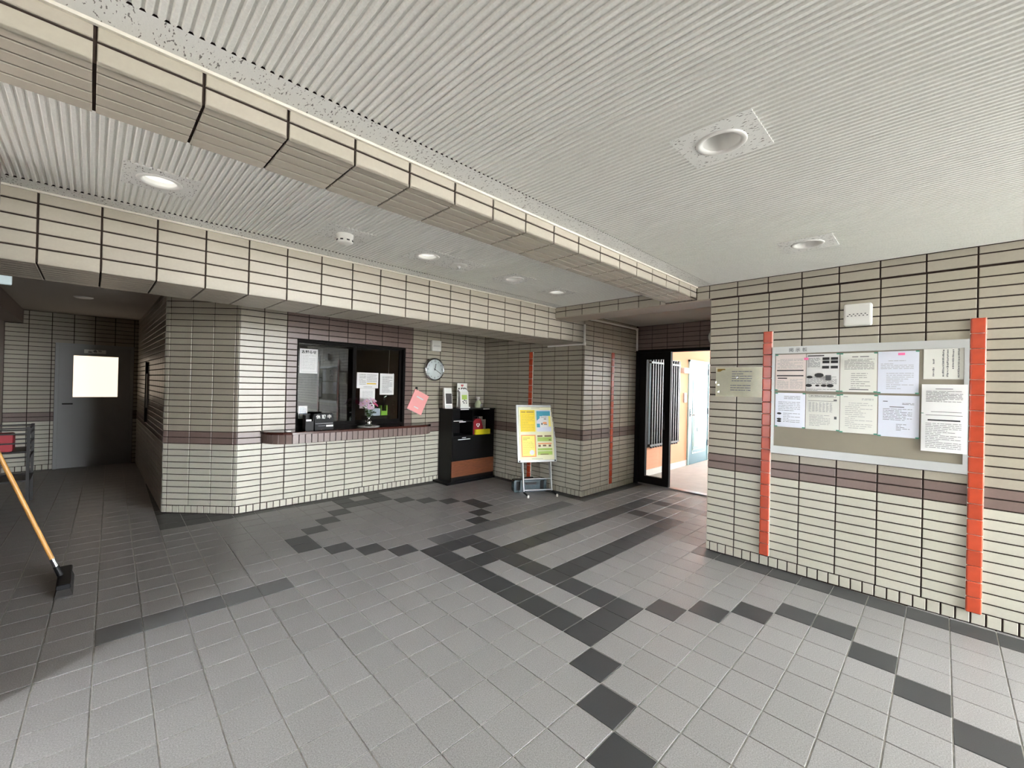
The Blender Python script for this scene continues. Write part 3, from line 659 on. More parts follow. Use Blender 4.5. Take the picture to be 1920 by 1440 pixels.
p = PB(); p.bar(-.085, .085, .112, .114); p.bar(-.085, .085, .132, .134); p.bar(-.085, -.083, .112, .134); p.bar(.083, .085, .112, .134); p.bar(-.09, .09, .083, .0855); marks(p, r, -.075, .07, .117, .128, 2); ink(t, p)
p = PB()
for k in range(7): x = -.085 + .022 * k; marks(p, r, x, x + .016, .0, .075, 11)
marks(p, r, -.08, .05, -.11, -.02, 8); ink(t, p, 'ink_light'); p = PB(); p.bar(.075, .09, -.05, -.03); p.bar(.07, .09, .088, .098); ink(t, p, 'ink', 'stamps'); pins(t, a, b, which=(1, 2))
t, r, a, b = bpaper('wrinkled white letter with short centred lines, lower row third', .537, .322, 1.15, 1.436, 'paper_cream', 17)
p = PB(); p.bar(-.085, -.06, .122, .126); marks(p, r, .02, .085, .1, .115, 2); marks(p, r, -.075, .08, -.11, .085, 14, fill=.5, indent=.02); ink(t, p, 'ink_light'); pins(t, a, b)
t, r, a, b = bpaper('bluish wrinkled letter with a dense middle paragraph, lower row fourth', .321, .106, 1.144, 1.436, 'paper_blue', 18)
p = PB(); p.bar(-.08, -.055, .1, .105); marks(p, r, .02, .08, .08, .095, 2); p.bar(-.045, .03, .062, .067); marks(p, r, -.08, .07, -.03, .055, 8); marks(p, r, -.01, .06, -.1, -.05, 5, fill=.3); ink(t, p, 'ink'); pins(t, a, b, which=(0, 1))
t, r, a, b = bpaper('cream card with vertical handwriting, upper corner beside the near orange strip', .094, -.096, 1.546, 1.756, 'paper_cream', 19)
p = PB()
for x, z0, z1 in ((.07, -.09, .095), (.045, -.04, .09), (.02, -.09, .09), (.0, -.085, .09), (-.045, -.09, .03)):
    z = z1
    while z > z0: h = r.uniform(.005, .009); p.bar(x - r.uniform(.002, .005), x + r.uniform(.003, .005), z - h, z); z -= h + r.uniform(.002, .005) + (.02 if x < -.03 and r.random() < .3 else 0)
ink(t, p)
t, r, a, b = bpaper('tall white notice of two joined pages overlapping the board frame', .1, -.116, 1.068, 1.516, 'paper', 20)
t.location.x -= .012
p = PB(); p.bar(-.04, .04, .19, .194); marks(p, r, -.085, .085, .105, .18, 9); p.bar(-.06, .08, .04, .043); p.bar(-.085, .085, .018, .021); marks(p, r, -.085, .08, -.2, -.03, 15, fill=.7); ink(t, p); p = PB(); p.bar(-.075, .075, -.018, -.009); ink(t, p, 'black', 'heading')
p = PB(); p.bar(-.108, -.095, .028, .032); ink(t, p, 'green', 'green_clip')
# pale yellow sheet in film left of the strip
t, r = sheet('film_sheet', 'crinkled pale yellow sheet in clear film on the tiles beside an orange strip', 'notice', (UR - .006, 1.245, 1.518), -PI / 2, .372, .256, 'paper_yellow', 31, .004)
p = PB(); marks(p, r, -.05, .11, .0, .1, 5, .006, .8); marks(p, r, -.06, .1, -.08, -.02, 3, .006, .6); ink(t, p, 'ink_light'); p = PB(); p.bar(-.17, -.105, .09, .115); ink(t, p, 'gold', 'gold_label')
nx, nz = 22, 16; rr = random.Random(5)
g = [[-.009 - .006 * math.sin(i * .9 + j * .55 + rr.uniform(0, .6)) ** 2 - rr.uniform(0, .002) for j in range(nz + 1)] for i in range(nx + 1)]
MB().add([(-.184 + .368 * i / nx, g[i][j], -.126 + .252 * j / nz) for i in range(nx + 1) for j in range(nz + 1)], [(i * (nz + 1) + j, (i + 1) * (nz + 1) + j, (i + 1) * (nz + 1) + j + 1, i * (nz + 1) + j + 1) for i in range(nx) for j in range(nz)]).build('clear_film', M['plastic_clear'], t)

# wall speakers
def speaker(label, loc, rz, holes):
    t = thing('wall_speaker', label, 'speaker', loc, rz, 'white wall speakers')
    MB().rbox(-.08, .08, -.055, 0, -.079, .079, .012, 4).build('cabinet', M['white'], t)
    MB().rbox(-.07, .07, -.058, -.055, -.069, .069, .008, 3).build('front', M['white'], t)
    me = MB().box(-.0045, .0045, -.0595, -.057, -.003, .003).mesh('slot', M['ink'])
    for k in range(11): link('slot', me, t, (-.055 + .011 * k, 0, -.003 + (.006 if k % 2 else -.006)))
speaker('white box speaker with a row of slots above the notice board', (UR - .001, .44, 2.014), -PI / 2, 1)
speaker('white box speaker on the reception wall above the clock', (3.60, VR - .001, 2.0), 0, 1)

# clock 12:20
t = thing('wall_clock', 'round chrome wall clock on the reception wall', 'clock', (3.575, VR - .001, 1.652))
MB().lathe([(.16, 0), (.168, .03), (.168, .055), (.16, .066), (.148, .066), (.146, .058)], 48, 'y', cap=False).build('rim', M['chrome'], t)
MB().lathe([(.0001, .05), (.147, .05), (.147, .056), (.0001, .056)], 48, 'y', cap=False).build('dial', M['face'], t)
for k in range(12):
    a = k * PI / 6
    if k in (0, 3, 6, 9): text({0: '12', 3: '3', 6: '6', 9: '9'}[k], .04, M['black'], t, (.12 * math.sin(a), -.0567, .12 * math.cos(a)), 'numeral')
    else: MB().box(-.003, .003, -.0565, -.056, .11, .128).build('hour_mark', M['ink'], t, rot=(0, a, 0))
MB().box(-.0045, .0045, -.06, -.058, -.015, .085).build('hour_hand', M['black'], t, rot=(0, math.radians(10), 0))
MB().box(-.0035, .0035, -.062, -.0605, -.02, .115).build('minute_hand', M['black'], t, rot=(0, math.radians(120), 0))
MB().lathe([(.007, .056), (.007, .064), (.0001, .065)], 14, 'y').build('hub', M['black'], t)
MB().rbox(-.006, .006, -.06, 0, -.006, .006, .005, 3).build('hanger', M['darkmetal'], t, (0, 0, .15))

# pink folder on a hook
t = thing('folder', 'pink folder hanging askew on a hook beside the reception window', 'folder', (3.331, VR - .004, 1.174)); t.rotation_euler = (0, math.radians(25), 0)
MB().rbox(-.127, .127, -.016, -.002, -.152, .152, .006, 2).build('cover', M['pink'], t)
MB().box(-.12, .12, -.013, -.005, -.155, -.148).build('pages', M['paper'], t)
p = MB(); p.bar(-.06, .06, .055, .075, -.0165); p.build('title_strip', M['paper'], t); p = MB(); p.bar(-.04, .04, -.09, -.075, -.0165); p.build('name_strip', M['paper'], t)
MB().tube([(-.1, -.02, .14), (-.105, -.028, .17), (-.108, -.012, .185), (-.108, .0, .18)], .004).build('string_loop', M['black'], t)
h = thing('wall_hook', 'small dark hook holding the pink folder', 'hook', (3.30, VR, 1.372)); MB().tube([(0, 0, 0), (0, -.03, 0), (0, -.036, .012)], .004).box(-.01, .01, -.004, 0, -.015, .02).build('hook', M['darkmetal'], h)

# sheets on the reception glass
GY = VR + .0335
t, r = sheet('window_notice', 'white notice with large black heading on the reception glass', 'notice', (1.843, GY, 1.677), 0, .204, .29, 'paper', 41, .0005, 'sheets on the reception glass')
text('お知らせ', .042, M['black'], t, (0, Y, .105), bold=.0014, space=1.02); p = PB(); marks(p, r, -.075, .075, -.1, .075, 10); ink(t, p, 'ink_light')
p = PB(); p.bar(-.09, -.088, -.125, .13); p.bar(.088, .09, -.125, .13); p.bar(-.09, .09, .128, .13); p.bar(-.09, .09, -.127, -.125); ink(t, p, 'ink_light', 'border')
t, r = sheet('window_notice', 'landscape white sheet with a yellow marked line on the reception glass', 'notice', (2.604, GY + .03, 1.466), 0, .298, .206, 'paper', 42, .0005, 'sheets on the reception glass')
p = PB(); marks(p, r, -.12, -.03, -.06, .085, 7, .004); marks(p, r, -.015, .13, -.02, .085, 5, .004); marks(p, r, -.06, .06, -.09, -.08, 1, .004); ink(t, p); p = PB(); p.bar(-.015, .115, -.05, -.035); ink(t, p, 'yellowmark', 'marked_line')
t, r = sheet('window_notice', 'upright white letter on the reception glass, above the clear bag', 'notice', (2.882, GY + .03, 1.422), 0, .208, .288, 'paper', 43, .0005, 'sheets on the reception glass')
p = PB(); marks(p, r, -.075, .075, -.12, .11, 14, .004, .7); ink(t, p)
t, r = sheet('window_notice', 'white sheet hanging below the landscape one, behind the flowers', 'notice', (2.605, GY + .0306, 1.23), 0, .21, .262, 'paper', 44, .0005, 'sheets on the reception glass')
p = PB(); marks(p, r, -.075, .075, -.05, .1, 8, .004); ink(t, p, 'ink_light')
t, r = sheet('window_notice', 'small white card with a blue frame low on the reception glass', 'notice', (1.79, GY, 1.07), 0, .102, .15, 'paper', 45, .0003, 'sheets on the reception glass')
p = PB(); marks(p, r, -.04, .04, -.005, .06, 5, .003); p.bar(-.042, .042, -.062, -.055); p.bar(-.042, .042, -.02, -.013); p.bar(-.042, -.036, -.062, -.013); p.bar(.036, .042, -.062, -.013); ink(t, p, 'bluegrey')

# things on the counter
CT = .877
t = thing('desk_sign', 'black box sign with white characters on the counter', 'sign', (1.957, 5.12, CT), 0)
MB().add([(x, y, z) for x in (-.108, .108) for y, z in ((-.04, 0), (.05, 0), (.05, .185), (-.005, .185))], [(0, 1, 2, 3), (7, 6, 5, 4), (0, 4, 5, 1), (1, 5, 6, 2), (2, 6, 7, 3), (3, 7, 4, 0)]).build('body', M['darkplastic'], t)
sl = math.atan2(.035, .185)
text('休 憩 中', .05, M['white'], t, (0, -.0137, .145), rot=(PI / 2 - sl, 0, 0), bold=.0012)
def onslope(z): return -.04 + .035 * z / .185 - .0012
p = MB()
for x0, x1, z0, z1 in ((-.1, .1, .068, .074), (-.07, .01, .043, .047)): p.quad((x0, onslope(z0), z0), (x1, onslope(z0), z0), (x1, onslope(z1), z1), (x0, onslope(z1), z1))
p.build('fine_print', M['ink_light'], t)
MB().quad((.02, onslope(.032), .032), (.102, onslope(.032), .032), (.102, onslope(.052), .052), (.02, onslope(.052), .052)).build('white_label', M['paper'], t)
t = thing('card_box', 'black open box beside the desk sign on the counter', 'box', (1.80, 5.16, CT), 0)
MB().box(-.045, .045, -.05, .05, 0, .01).box(-.045, -.039, -.05, .05, .01, .17).box(.039, .045, -.05, .05, .01, .17).box(-.039, .039, .044, .05, .01, .18).box(-.039, .039, -.05, -.044, .01, .1).build('body', M['blackwood'], t)
MB().box(-.03, .03, -.02, -.016, .01, .12).build('card', M['paper'], t)
t = thing('dish', 'round white saucer under the flower vase', 'saucer', (2.51, 5.10, CT)); MB().lathe([(.08, 0), (.13, .006), (.138, .012), (.134, .014), (.08, .007), (.0001, .006)], 40, cap=False).build('plate', M['white'], t)
t = thing('vase', 'small shiny steel vase with flowers on the counter', 'vase', (2.51, 5.10, CT + .0065))
MB().lathe([(.0001, 0), (.036, 0), (.04, .005), (.041, .06), (.036, .075), (.02, .088), (.018, .11), (.023, .118), (.019, .118), (.014, .09), (.0001, .085)], 28, cap=False).build('body', M['chrome'], t)
MB().lathe([(.0205, .112), (.025, .117), (.0205, .122)], 20, cap=False).build('lip', M['steel'], t)
fl_spec = [(-.085, -.01, .29, 'petal', 'pale lilac flower leaning farthest toward the desk sign'), (-.045, -.03, .32, 'petal', 'tall pale lilac flower beside the farthest leaning one'), (.0, .02, .30, 'petal_dark', 'deep purple flower in the middle of the vase'),
           (.035, -.03, .335, 'petal', 'pale lilac flower standing highest in the vase'), (.07, -.02, .285, 'petal_pink', 'hot pink flower in the vase'), (-.01, -.05, .25, 'petal', 'low pale lilac flower at the front of the vase')]
for k, (x, y, z, m, lb) in enumerate(fl_spec):
    t = thing('flower', lb, 'flower', (2.51, 5.10, CT + .1), 0, 'flowers in the vase'); r = random.Random(60 + k)
    MB().tube([(x * .08, y * .08, 0), (x * .4, y * .4, z * .28), (x, y, z - .1)], .0025, 6).build('stem', M['leaf'], t)
    pm = MB(); c = Vector((x, y, z - .1)); ax = Vector((x * 2, y * 2 - .12, .25)).normalized(); s1 = ax.orthogonal().normalized(); s2 = ax.cross(s1)
    for q in range(14):
        a = 2 * PI * q / 14 + r.uniform(-.2, .2); d = s1 * math.cos(a) + s2 * math.sin(a); e = ax.cross(d); ln = r.uniform(.045, .06); up = r.uniform(.1, .9)
        pm.add([c, c + d * ln * .5 + ax * ln * .3 * up + e * .017, c + d * ln + ax * ln * .25 * up, c + d * ln * .5 + ax * ln * .3 * up - e * .017], [(0, 1, 2, 3)])
    pm.build('petals', M[m], t); MB().lathe([(.0001, -.004), (.007, 0), (.0001, .008)], 8, c=tuple(c + ax * .004), cap=False).build('centre', M['yellowmark'], t)
    lm = MB()
    for q in range(5):
        b0 = Vector((x * (.2 + .12 * q), y * (.2 + .12 * q), z * (.1 + .09 * q))); a = r.uniform(0, 2 * PI); d = Vector((math.cos(a), math.sin(a) - .3, .6)).normalized(); e = Vector((-d.y, d.x, 0)).normalized(); ln = .065
        lm.add([b0, b0 + d * ln * .5 + e * .016, b0 + d * ln, b0 + d * ln * .5 - e * .016], [(0, 1, 2, 3)])
    lm.build('leaf', M['leaf'], t)
t = thing('soap_dish', 'tiny white dish at the rounded end of the counter', 'dish', (1.56, 5.05, CT)); MB().lathe([(.02, 0), (.034, .012), (.031, .013), (.018, .004), (.0001, .004)], 24, cap=False).build('bowl', M['white'], t)
# inside the office, just behind the glass
b = thing('office_desk', 'dark desk inside the office behind the reception window', 'desk', (2.42, 5.72, 0))
MB().box(-1.2, 1.2, -.28, .3, .82, .85).build('top', M['blackwood'], b)
for x in (-1.15, 1.15):
    for y in (-.25, .27): MB().box(x - .025, x + .025, y - .025, y + .025, 0, .82).build('leg', M['darkmetal'], b)
t = thing('sanitizer_bottle', 'pump bottle inside the office beside the window mullion', 'bottle', (2.47, 5.5, .85)); MB().lathe([(.0001, 0), (.035, 0), (.036, .11), (.03, .125), (.012, .135), (.012, .15)], 24).build('body', M['clear_bottle'], t); MB().tube([(0, 0, .15), (0, 0, .19), (-.035, -.01, .188)], .006).build('pump', M['white'], t)
t = thing('paper_tray', 'black paper tray inside the office behind the vase', 'tray', (2.86, 5.6, .85)); MB().box(-.16, .16, -.1, .1, 0, .01).box(-.16, .16, -.1, -.095, .01, .13).box(-.16, -.155, -.095, .1, .01, .13).box(.155, .16, -.095, .1, .01, .13).box(-.155, .155, -.095, .1, .065, .07).build('body', M['blackwood'], t)
for x in (-.1, .03): MB().box(x, x + .08, -.103, -.1, .03, .045).build('label', M['paper'], t)
t = thing('tissue_box', 'white box with a grey label on the black tray in the office', 'box', (2.80, 5.58, .98)); MB().rbox(-.09, .09, -.05, .05, 0, .1, .006, 2).build('body', M['paper_blue'], t); MB().box(-.06, .03, -.0512, -.05, .035, .055).build('label', M['ink'], t)
t = thing('green_holder', 'lime green card holder beside the white box in the office', 'holder', (2.97, 5.6, .98)); MB().box(-.05, .05, -.03, .03, 0, .06).box(-.05, -.036, -.03, .03, .06, .14).box(.036, .05, -.03, .03, .06, .14).build('body', M['limegreen'], t)
rr = random.Random(9); t = thing('plastic_bag', 'crumpled clear plastic bag hanging inside the office window', 'bag', (3.07, 5.64, 1.0))
nx, nz = 14, 18; vs = []
for j in range(nz + 1):
    for i in range(nx):
        a = 2 * PI * i / nx; k = (.07 + .03 * (1 - j / nz)) * (1 + .22 * math.sin(3 * a + j * .25) + rr.uniform(-.12, .12)); vs.append((k * math.cos(a), .35 * k * math.sin(a), .3 * j / nz))
MB().add(vs, [(j * nx + i, j * nx + (i + 1) % nx, (j + 1) * nx + (i + 1) % nx, (j + 1) * nx + i) for j in range(nz) for i in range(nx)]).build('film', M['plastic_clear'], t)
MB().tube([(0, 0, .29), (0, .02, .36), (0, .0, .9), (0, .0, 1.3)], .003).build('cord', M['white'], t)

# ================================================================== CABINET CORNER
t = thing('cabinet', 'tall black open-fronted cabinet with a brown wood plinth panel in the corner', 'cabinet', (3.71, 4.95, 0))
CW, CD, CH = .81, .325, 1.085
MB().box(-.09, CW + .01, -.03, CD, 0, .03).build('base_board', M['blackwood'], t)
MB().box(0, .02, 0, CD, .03, CH - .02).box(CW - .02, CW, 0, CD, .03, CH - .02).box(-.008, CW + .008, -.01, CD, CH - .02, CH).box(.02, CW - .02, CD - .01, CD, .03, CH - .02).build('carcass', M['blackwood'], t)
MB().box(.38, .4, .01, CD - .01, .69, CH - .02).build('divider', M['blackwood'], t)
MB().box(.02, .38, .012, CD - .01, .885, .9).build('shelf', M['blackwood'], t)
MB().box(.02, CW - .02, .01, CD - .01, .675, .69).build('shelf', M['blackwood'], t)
d_ = MB().box(.022, CW - .022, 0, .018, .325, .675).build('flap_door', M['blackwood'], t)
MB().box(.1, .32, -.022, -.01, .632, .642).box(.12, .13, -.01, 0, .632, .642).box(.29, .3, -.01, 0, .632, .642).build('handle', M['white'], d_)
MB().box(.18, .25, -.008, 0, .655, .664).build('name_strip', M['paper'], d_)
MB().box(.0, CW, -.004, .02, .095, .325).build('wood_panel', M['wood'], t)
MB().box(.02, CW - .02, .005, .025, .03, .095).build('kickboard', M['blackwood'], t)
for x0, x1, z in ((.135, .285, CH - .016), (.57, .7, CH - .016), (.115, .235, .887)): MB().box(x0, x1, -.014, -.01, z, z + .012).build('label_strip', M['paper'], t)
CT2 = CH
t = thing('leaflet_holder', 'slim white leaflet box with a dark photo on the cabinet', 'leaflet holder', (3.73, 5.1, CT2), math.radians(-12))
MB().add([(x, y, z) for x in (-.06, .06) for y, z in ((-.04, 0), (.04, 0), (.05, .3), (.012, .3))], [(0, 1, 2, 3), (7, 6, 5, 4), (0, 4, 5, 1), (1, 5, 6, 2), (2, 6, 7, 3), (3, 7, 4, 0)]).build('body', M['white'], t)
f_ = lambda z: -.04 + .052 * z / .3 - .0015
MB().quad((-.04, f_(.07), .07), (.055, f_(.07), .07), (.055, f_(.22), .22), (-.04, f_(.22), .22)).build('photo', mat('dark_photo', (36, 30, 28), .4, noise=(20, .6)), t)
p = MB(); [p.quad((-.045, f_(z), z), (.045, f_(z), z), (.045, f_(z + .008), z + .008), (-.045, f_(z + .008), z + .008)) for z in (.02, .04)]; p.build('print', M['ink_light'], t)
t = thing('aed_leaflets', 'white leaflet stand with a heart mark and the letters AED on the cabinet', 'leaflet stand', (4.02, 5.09, CT2), math.radians(-10))
MB().box(-.085, .085, -.05, .08, 0, .02).box(-.085, .085, .06, .07, .02, .24).build('rack', M['white'], t)
for k in range(6):
    y = -.03 + .015 * k; MB().add([(x, yy, z) for x in (-.07, .07) for yy, z in ((y, .02), (y + .009, .02), (y + .035, .25 + .008 * k), (y + .026, .25 + .008 * k))], [(0, 1, 2, 3), (7, 6, 5, 4), (0, 4, 5, 1), (1, 5, 6, 2), (2, 6, 7, 3), (3, 7, 4, 0)]).build('leaflet', M['paper_cream'] if k == 0 else M['paper'], t)
fa = lambda z: -.03 + .026 * (z - .02) / .23 - .002
p = MB(); p.quad((-.045, fa(.13), .13), (.045, fa(.13), .13), (.045, fa(.2), .2), (-.045, fa(.2), .2)); p.build('leaflet_picture', M['postergreen'], t)
p = MB(); [p.quad((x, fa(z), z), (x + .02, fa(z), z), (x + .02, fa(z + .018), z + .018), (x, fa(z + .018), z + .018)) for x, z in ((-.035, .09), (-.01, .11), (.015, .1), (-.02, .07), (.02, .07))]; p.build('leaflet_marks', M['ink'], t)
cdm = MB().box(-.085, .085, .066, .072, .2, .375).build('header_card', M['white'], t)
text('AED', .084, M['black'], cdm, (0, .0652, .272), bold=.003, space=1.0)
def heart(mb, cx, cz, s, y): mb.add([(cx + s * (16 * math.sin(a) ** 3) / 16, y, cz + s * (13 * math.cos(a) - 5 * math.cos(2 * a) - 2 * math.cos(3 * a) - math.cos(4 * a)) / 16) for a in [-2 * PI * k / 28 for k in range(28)]], [tuple(reversed(range(28)))]); return mb
heart(MB(), 0, .34, .022, .0652).build('heart_mark', mat('heart_red', (196, 30, 44), .5), cdm)
MB().add([(-.004, .0648, .352), (.006, .0648, .34), (.0, .0648, .34), (.006, .0648, .326), (-.007, .0648, .342), (-.001, .0648, .342)], [(5, 4, 3, 2, 1, 0)]).build('bolt_mark', M['white'], cdm)
t = thing('spray_bottle', 'clear spray bottle with a white trigger on the cabinet', 'spray bottle', (4.31, 5.1, CT2), math.radians(20))
MB().lathe([(.0001, 0), (.05, 0), (.055, .01), (.056, .05), (.045, .085), (.022, .115), (.015, .125)], 24).build('bottle', M['clear_bottle'], t)
MB().lathe([(.018, .123), (.018, .145), (.012, .15)], 16).box(-.045, .03, -.012, .012, .148, .17).box(.03, .045, -.008, .008, .14, .165).tube([(-.03, 0, .15), (-.035, 0, .125), (-.028, 0, .105)], .004).build('trigger', M['white'], t)
MB().box(-.028, .028, -.0575, -.055, .02, .06).build('label', M['ink_light'], t)
t = thing('first_aid_bag', 'dark red defibrillator bag with a white heart in the cabinet', 'bag', (4.205, 5.0, .69), 0)
MB().prism([(-.105, .0), (.105, .0), (.1, .1), (.07, .2), (.05, .235), (-.05, .235), (-.09, .2), (-.105, .1)], -.035, .06).build('body', M['red'], t)
heart(MB(), 0, .14, .036, -.0365).build('heart_mark', M['white'], t); heart(MB(), -.004, .142, .018, -.0372).build('bolt_mark', M['red'], t)
MB().tube([(-.05, .01, .235), (-.04, .01, .265), (.04, .01, .265), (.05, .01, .235)], .008).build('handle', M['black'], t)
t = thing('yellow_bin', 'shallow yellow plastic tray in front of the red bag in the cabinet', 'tray', (4.27, 4.94, .691), 0)
MB().box(-.14, .14, -.025, -.02, 0, .075).box(-.14, .14, .012, .016, 0, .075).box(-.14, .14, -.02, .012, 0, .004).box(-.14, -.136, -.02, .012, .004, .075).box(.136, .14, -.02, .012, .004, .075).build('body', M['yellow'], t)
for k, (x, z, rl, lb) in enumerate(((4.36, .255, .08, 'tallest loose white booklet standing behind the red bag'), (4.40, .21, .16, 'shorter loose white booklet standing beside the red bag'))):
    t = thing('booklet', lb, 'booklet', (x, 5.1 - .03 * k, .691), 0, 'booklets in the cabinet'); MB().box(-.05, .05, 0, .006, 0, z).build('cover', M['paper'], t); p = MB(); marks(p, random.Random(k), -.04, .04, .1, z - .02, 8, .004, .8); p.build('print', M['ink_light'], t)
t = thing('flat_book', 'thin grey book lying on the cabinet shelf', 'book', (3.82, 5.05, .9), 0); MB().box(-.08, .1, -.08, .1, 0, .012).build('cover', M['ink_light'], t); MB().box(-.078, .1, -.081, -.079, .002, .01).build('pages', M['paper'], t)

# ================================================================== POSTER STAND
th = math.atan2(-.475, .88); BXs, BYs = 4.287, 3.781
t = thing('poster_stand', 'aluminium poster stand holding four coloured sheets before the shaded wall', 'poster stand', (BXs, BYs, 0), th)
tilt = math.radians(-11)
ct, st = math.cos(tilt), math.sin(tilt)
def inclined(name, mb, m, parent=t): o = mb.build(name, m, parent); o.rotation_euler = (tilt, 0, 0); return o
PW, PB0, PB1 = .28, .42, 1.2
pn = inclined('display_panel', MB().box(-PW + .02, PW - .02, -.012, .008, PB0 + .02, PB1 - .02), M['postercream'])
inclined('snap_frame', MB().rbox(-PW, PW, -.02, .01, PB0, PB0 + .03, .012, 3).rbox(-PW, PW, -.02, .01, PB1 - .03, PB1, .012, 3).rbox(-PW, -PW + .03, -.02, .01, PB0 + .01, PB1 - .01, .012, 3).rbox(PW - .03, PW, -.02, .01, PB0 + .01, PB1 - .01, .012, 3), M['alu'])
for x in (-.2, .2):
    inclined('leg', MB().tube([(x, .02, .03), (x, .02, 1.0)], .011), M['tubing'])
    MB().tube([(x, .02, .025), (x, -.16, .02)], .012).build('foot', M['darkplastic'], t)
    MB().lathe([(.013, 0), (.013, .03), (.006, .034)], 12, c=(x, -.165, 0)).build('foot_cap', M['white'], t)
    MB().tube([(x, .035, .022), (x, .2, .5), (x, .25, .62)], .009).build('back_strut', M['tubing'], t)
inclined('crossbar', MB().tube([(-.2, .02, .2), (.2, .02, .2)], .009), M['tubing'])
inclined('crossbar', MB().tube([(-.19, .012, .055), (.19, .012, .055)], .009), M['tubing'])
for x in (-PW + .025, PW - .025): inclined('corner_cap', MB().box(x - .012, x + .012, -.0215, -.02, PB0 + .008, PB0 + .026), M['darkplastic'])
def poster(label, cx, cz, m):
    q = thing('poster', label, 'poster', (0, 0, 0), 0, 'sheets on the poster stand'); wd, ht = .21, .297
    loc = Matrix.Rotation(th, 4, 'Z') @ Matrix.Rotation(tilt, 4, 'X') @ Vector((cx, -.0135, cz))
    q.location = (BXs + loc.x, BYs + loc.y, loc.z); q.rotation_euler = (tilt, 0, th)
    MB().box(-wd / 2, wd / 2, -.0005, .001, -ht / 2, ht / 2).build('page', M[m], q); return q
class QB(MB):
    def bar(s, x0, x1, z0, z1, y=-.0012): return MB.bar(s, x0, x1, z0, z1, y)
q = poster('bright yellow sheet, upper row of the poster stand', -.117, .98, 'posteryellow'); r = random.Random(3); p = QB(); p.bar(-.095, -.03, .112, .128); p.bar(-.015, .09, .112, .13); marks(p, r, -.09, .09, -.135, .1, 13, .004); p.build('print', M['gold'], q)
q = poster('teal and white sheet with a small picture, upper row of the poster stand', .117, .98, 'paper_blue'); p = QB(); p.bar(-.105, .095, .07, .135); p.add([(-.105, -.0012, .07), (-.02, -.0012, .07), (-.105, -.0012, .0)], [(2, 1, 0)]); p.bar(-.105, -.04, -.09, -.04); p.build('teal_print', M['posterteal'], q)
p = QB(); p.bar(.07, .1, -.08, .065); p.build('lemon_print', M['posterlemon'], q); p = QB(); p.bar(-.06, .06, -.09, .065, -.0016); p.build('white_card', M['paper'], q); p = QB(); p.bar(.0, .035, .02, .03, -.002); p.bar(-.04, -.02, -.055, -.03, -.002); p.bar(-.01, .04, -.03, -.02, -.002); p.bar(-.04, .04, .048, .053, -.002); p.bar(.0, .045, -.055, -.045, -.002); p.build('drawing', M['ink'], q); p = QB(); p.bar(-.015, .04, -.042, -.018, -.0022); p.build('red_drawing', M['posterorange'], q)
q = poster('lemon sheet with an orange border, lower row of the poster stand', -.117, .64, 'posterlemon'); p = QB(); p.bar(-.105, .105, .135, .1485); p.bar(-.105, .105, -.1485, -.135); p.bar(-.105, -.09, -.135, .135); p.bar(.09, .105, -.135, .135); p.build('border', M['posterorange'], q); p = QB(); p.bar(-.08, .02, .1, .108); p.bar(-.08, -.02, .08, .087); marks(p, r, -.08, .08, -.11, .06, 9, .003, .6); p.build('print', M['gold'], q); p = QB(); p.add([(.045 + .035 * math.cos(a), -.0014, -.09 + .035 * math.sin(a)) for a in [k * PI / 8 for k in range(16)]], [tuple(range(16))]); p.build('pale_badge', M['paper'], q)
q = poster('green banded sheet with small pictures, lower row of the poster stand', .117, .64, 'postercream'); p = QB(); p.bar(-.105, .105, .06, .115); p.bar(-.105, .105, -.065, -.035); p.bar(-.105, .105, -.125, -.075); p.build('green_bands', M['postergreen'], q); p = QB(); p.bar(-.1, .1, .02, .035); p.build('orange_band', M['posterorange'], q); p = QB()
for x0, x1, z0, z1 in ((-.105, -.03, .12, .14), (.0, .1, .12, .14), (-.095, -.06, -.015, .012), (-.03, .02, -.01, .012), (.055, .09, -.015, .012), (-.07, .05, -.12, -.11), (.06, .09, .07, .085)): p.bar(x0, x1, z0, z1, -.0016)
p.build('pictures', M['brown'], q)
p = QB(); p.bar(-.06, .06, 1.155, 1.16, -.0135); p.bar(-.08, .08, .462, .467, -.0135); o = p.build('caption', M['ink_light'], t); o['kind'] = 'stuff'; o.rotation_euler = (tilt, 0, 0)
# case on the floor behind it
t = thing('tool_case', 'dark teal plastic carrying case on the floor behind the poster stand', 'case', (4.318, 3.985, 0), th)
MB().rbox(-.235, .235, -.06, .06, .0, .165, .02, 3, 'y').build('shell', M['teal_case'], t)
MB().add([(x, y, z) for y in (-.068, -.06) for x, z in ((-.09, .13), (-.07, .1), (.07, .1), (.09, .13))], [(0, 1, 2, 3), (4, 7, 6, 5), (0, 4, 5, 1), (1, 5, 6, 2), (2, 6, 7, 3), (3, 7, 4, 0)]).build('grip_recess', M['black'], t)
MB().tube([(-.06, 0, .165), (-.05, 0, .185), (.05, 0, .185), (.06, 0, .165)], .009).build('handle', M['darkplastic'], t)
for x in (-.2, .14): MB().box(x, x + .05, -.066, -.06, .03, .15).build('latch', M['darkplastic'], t)

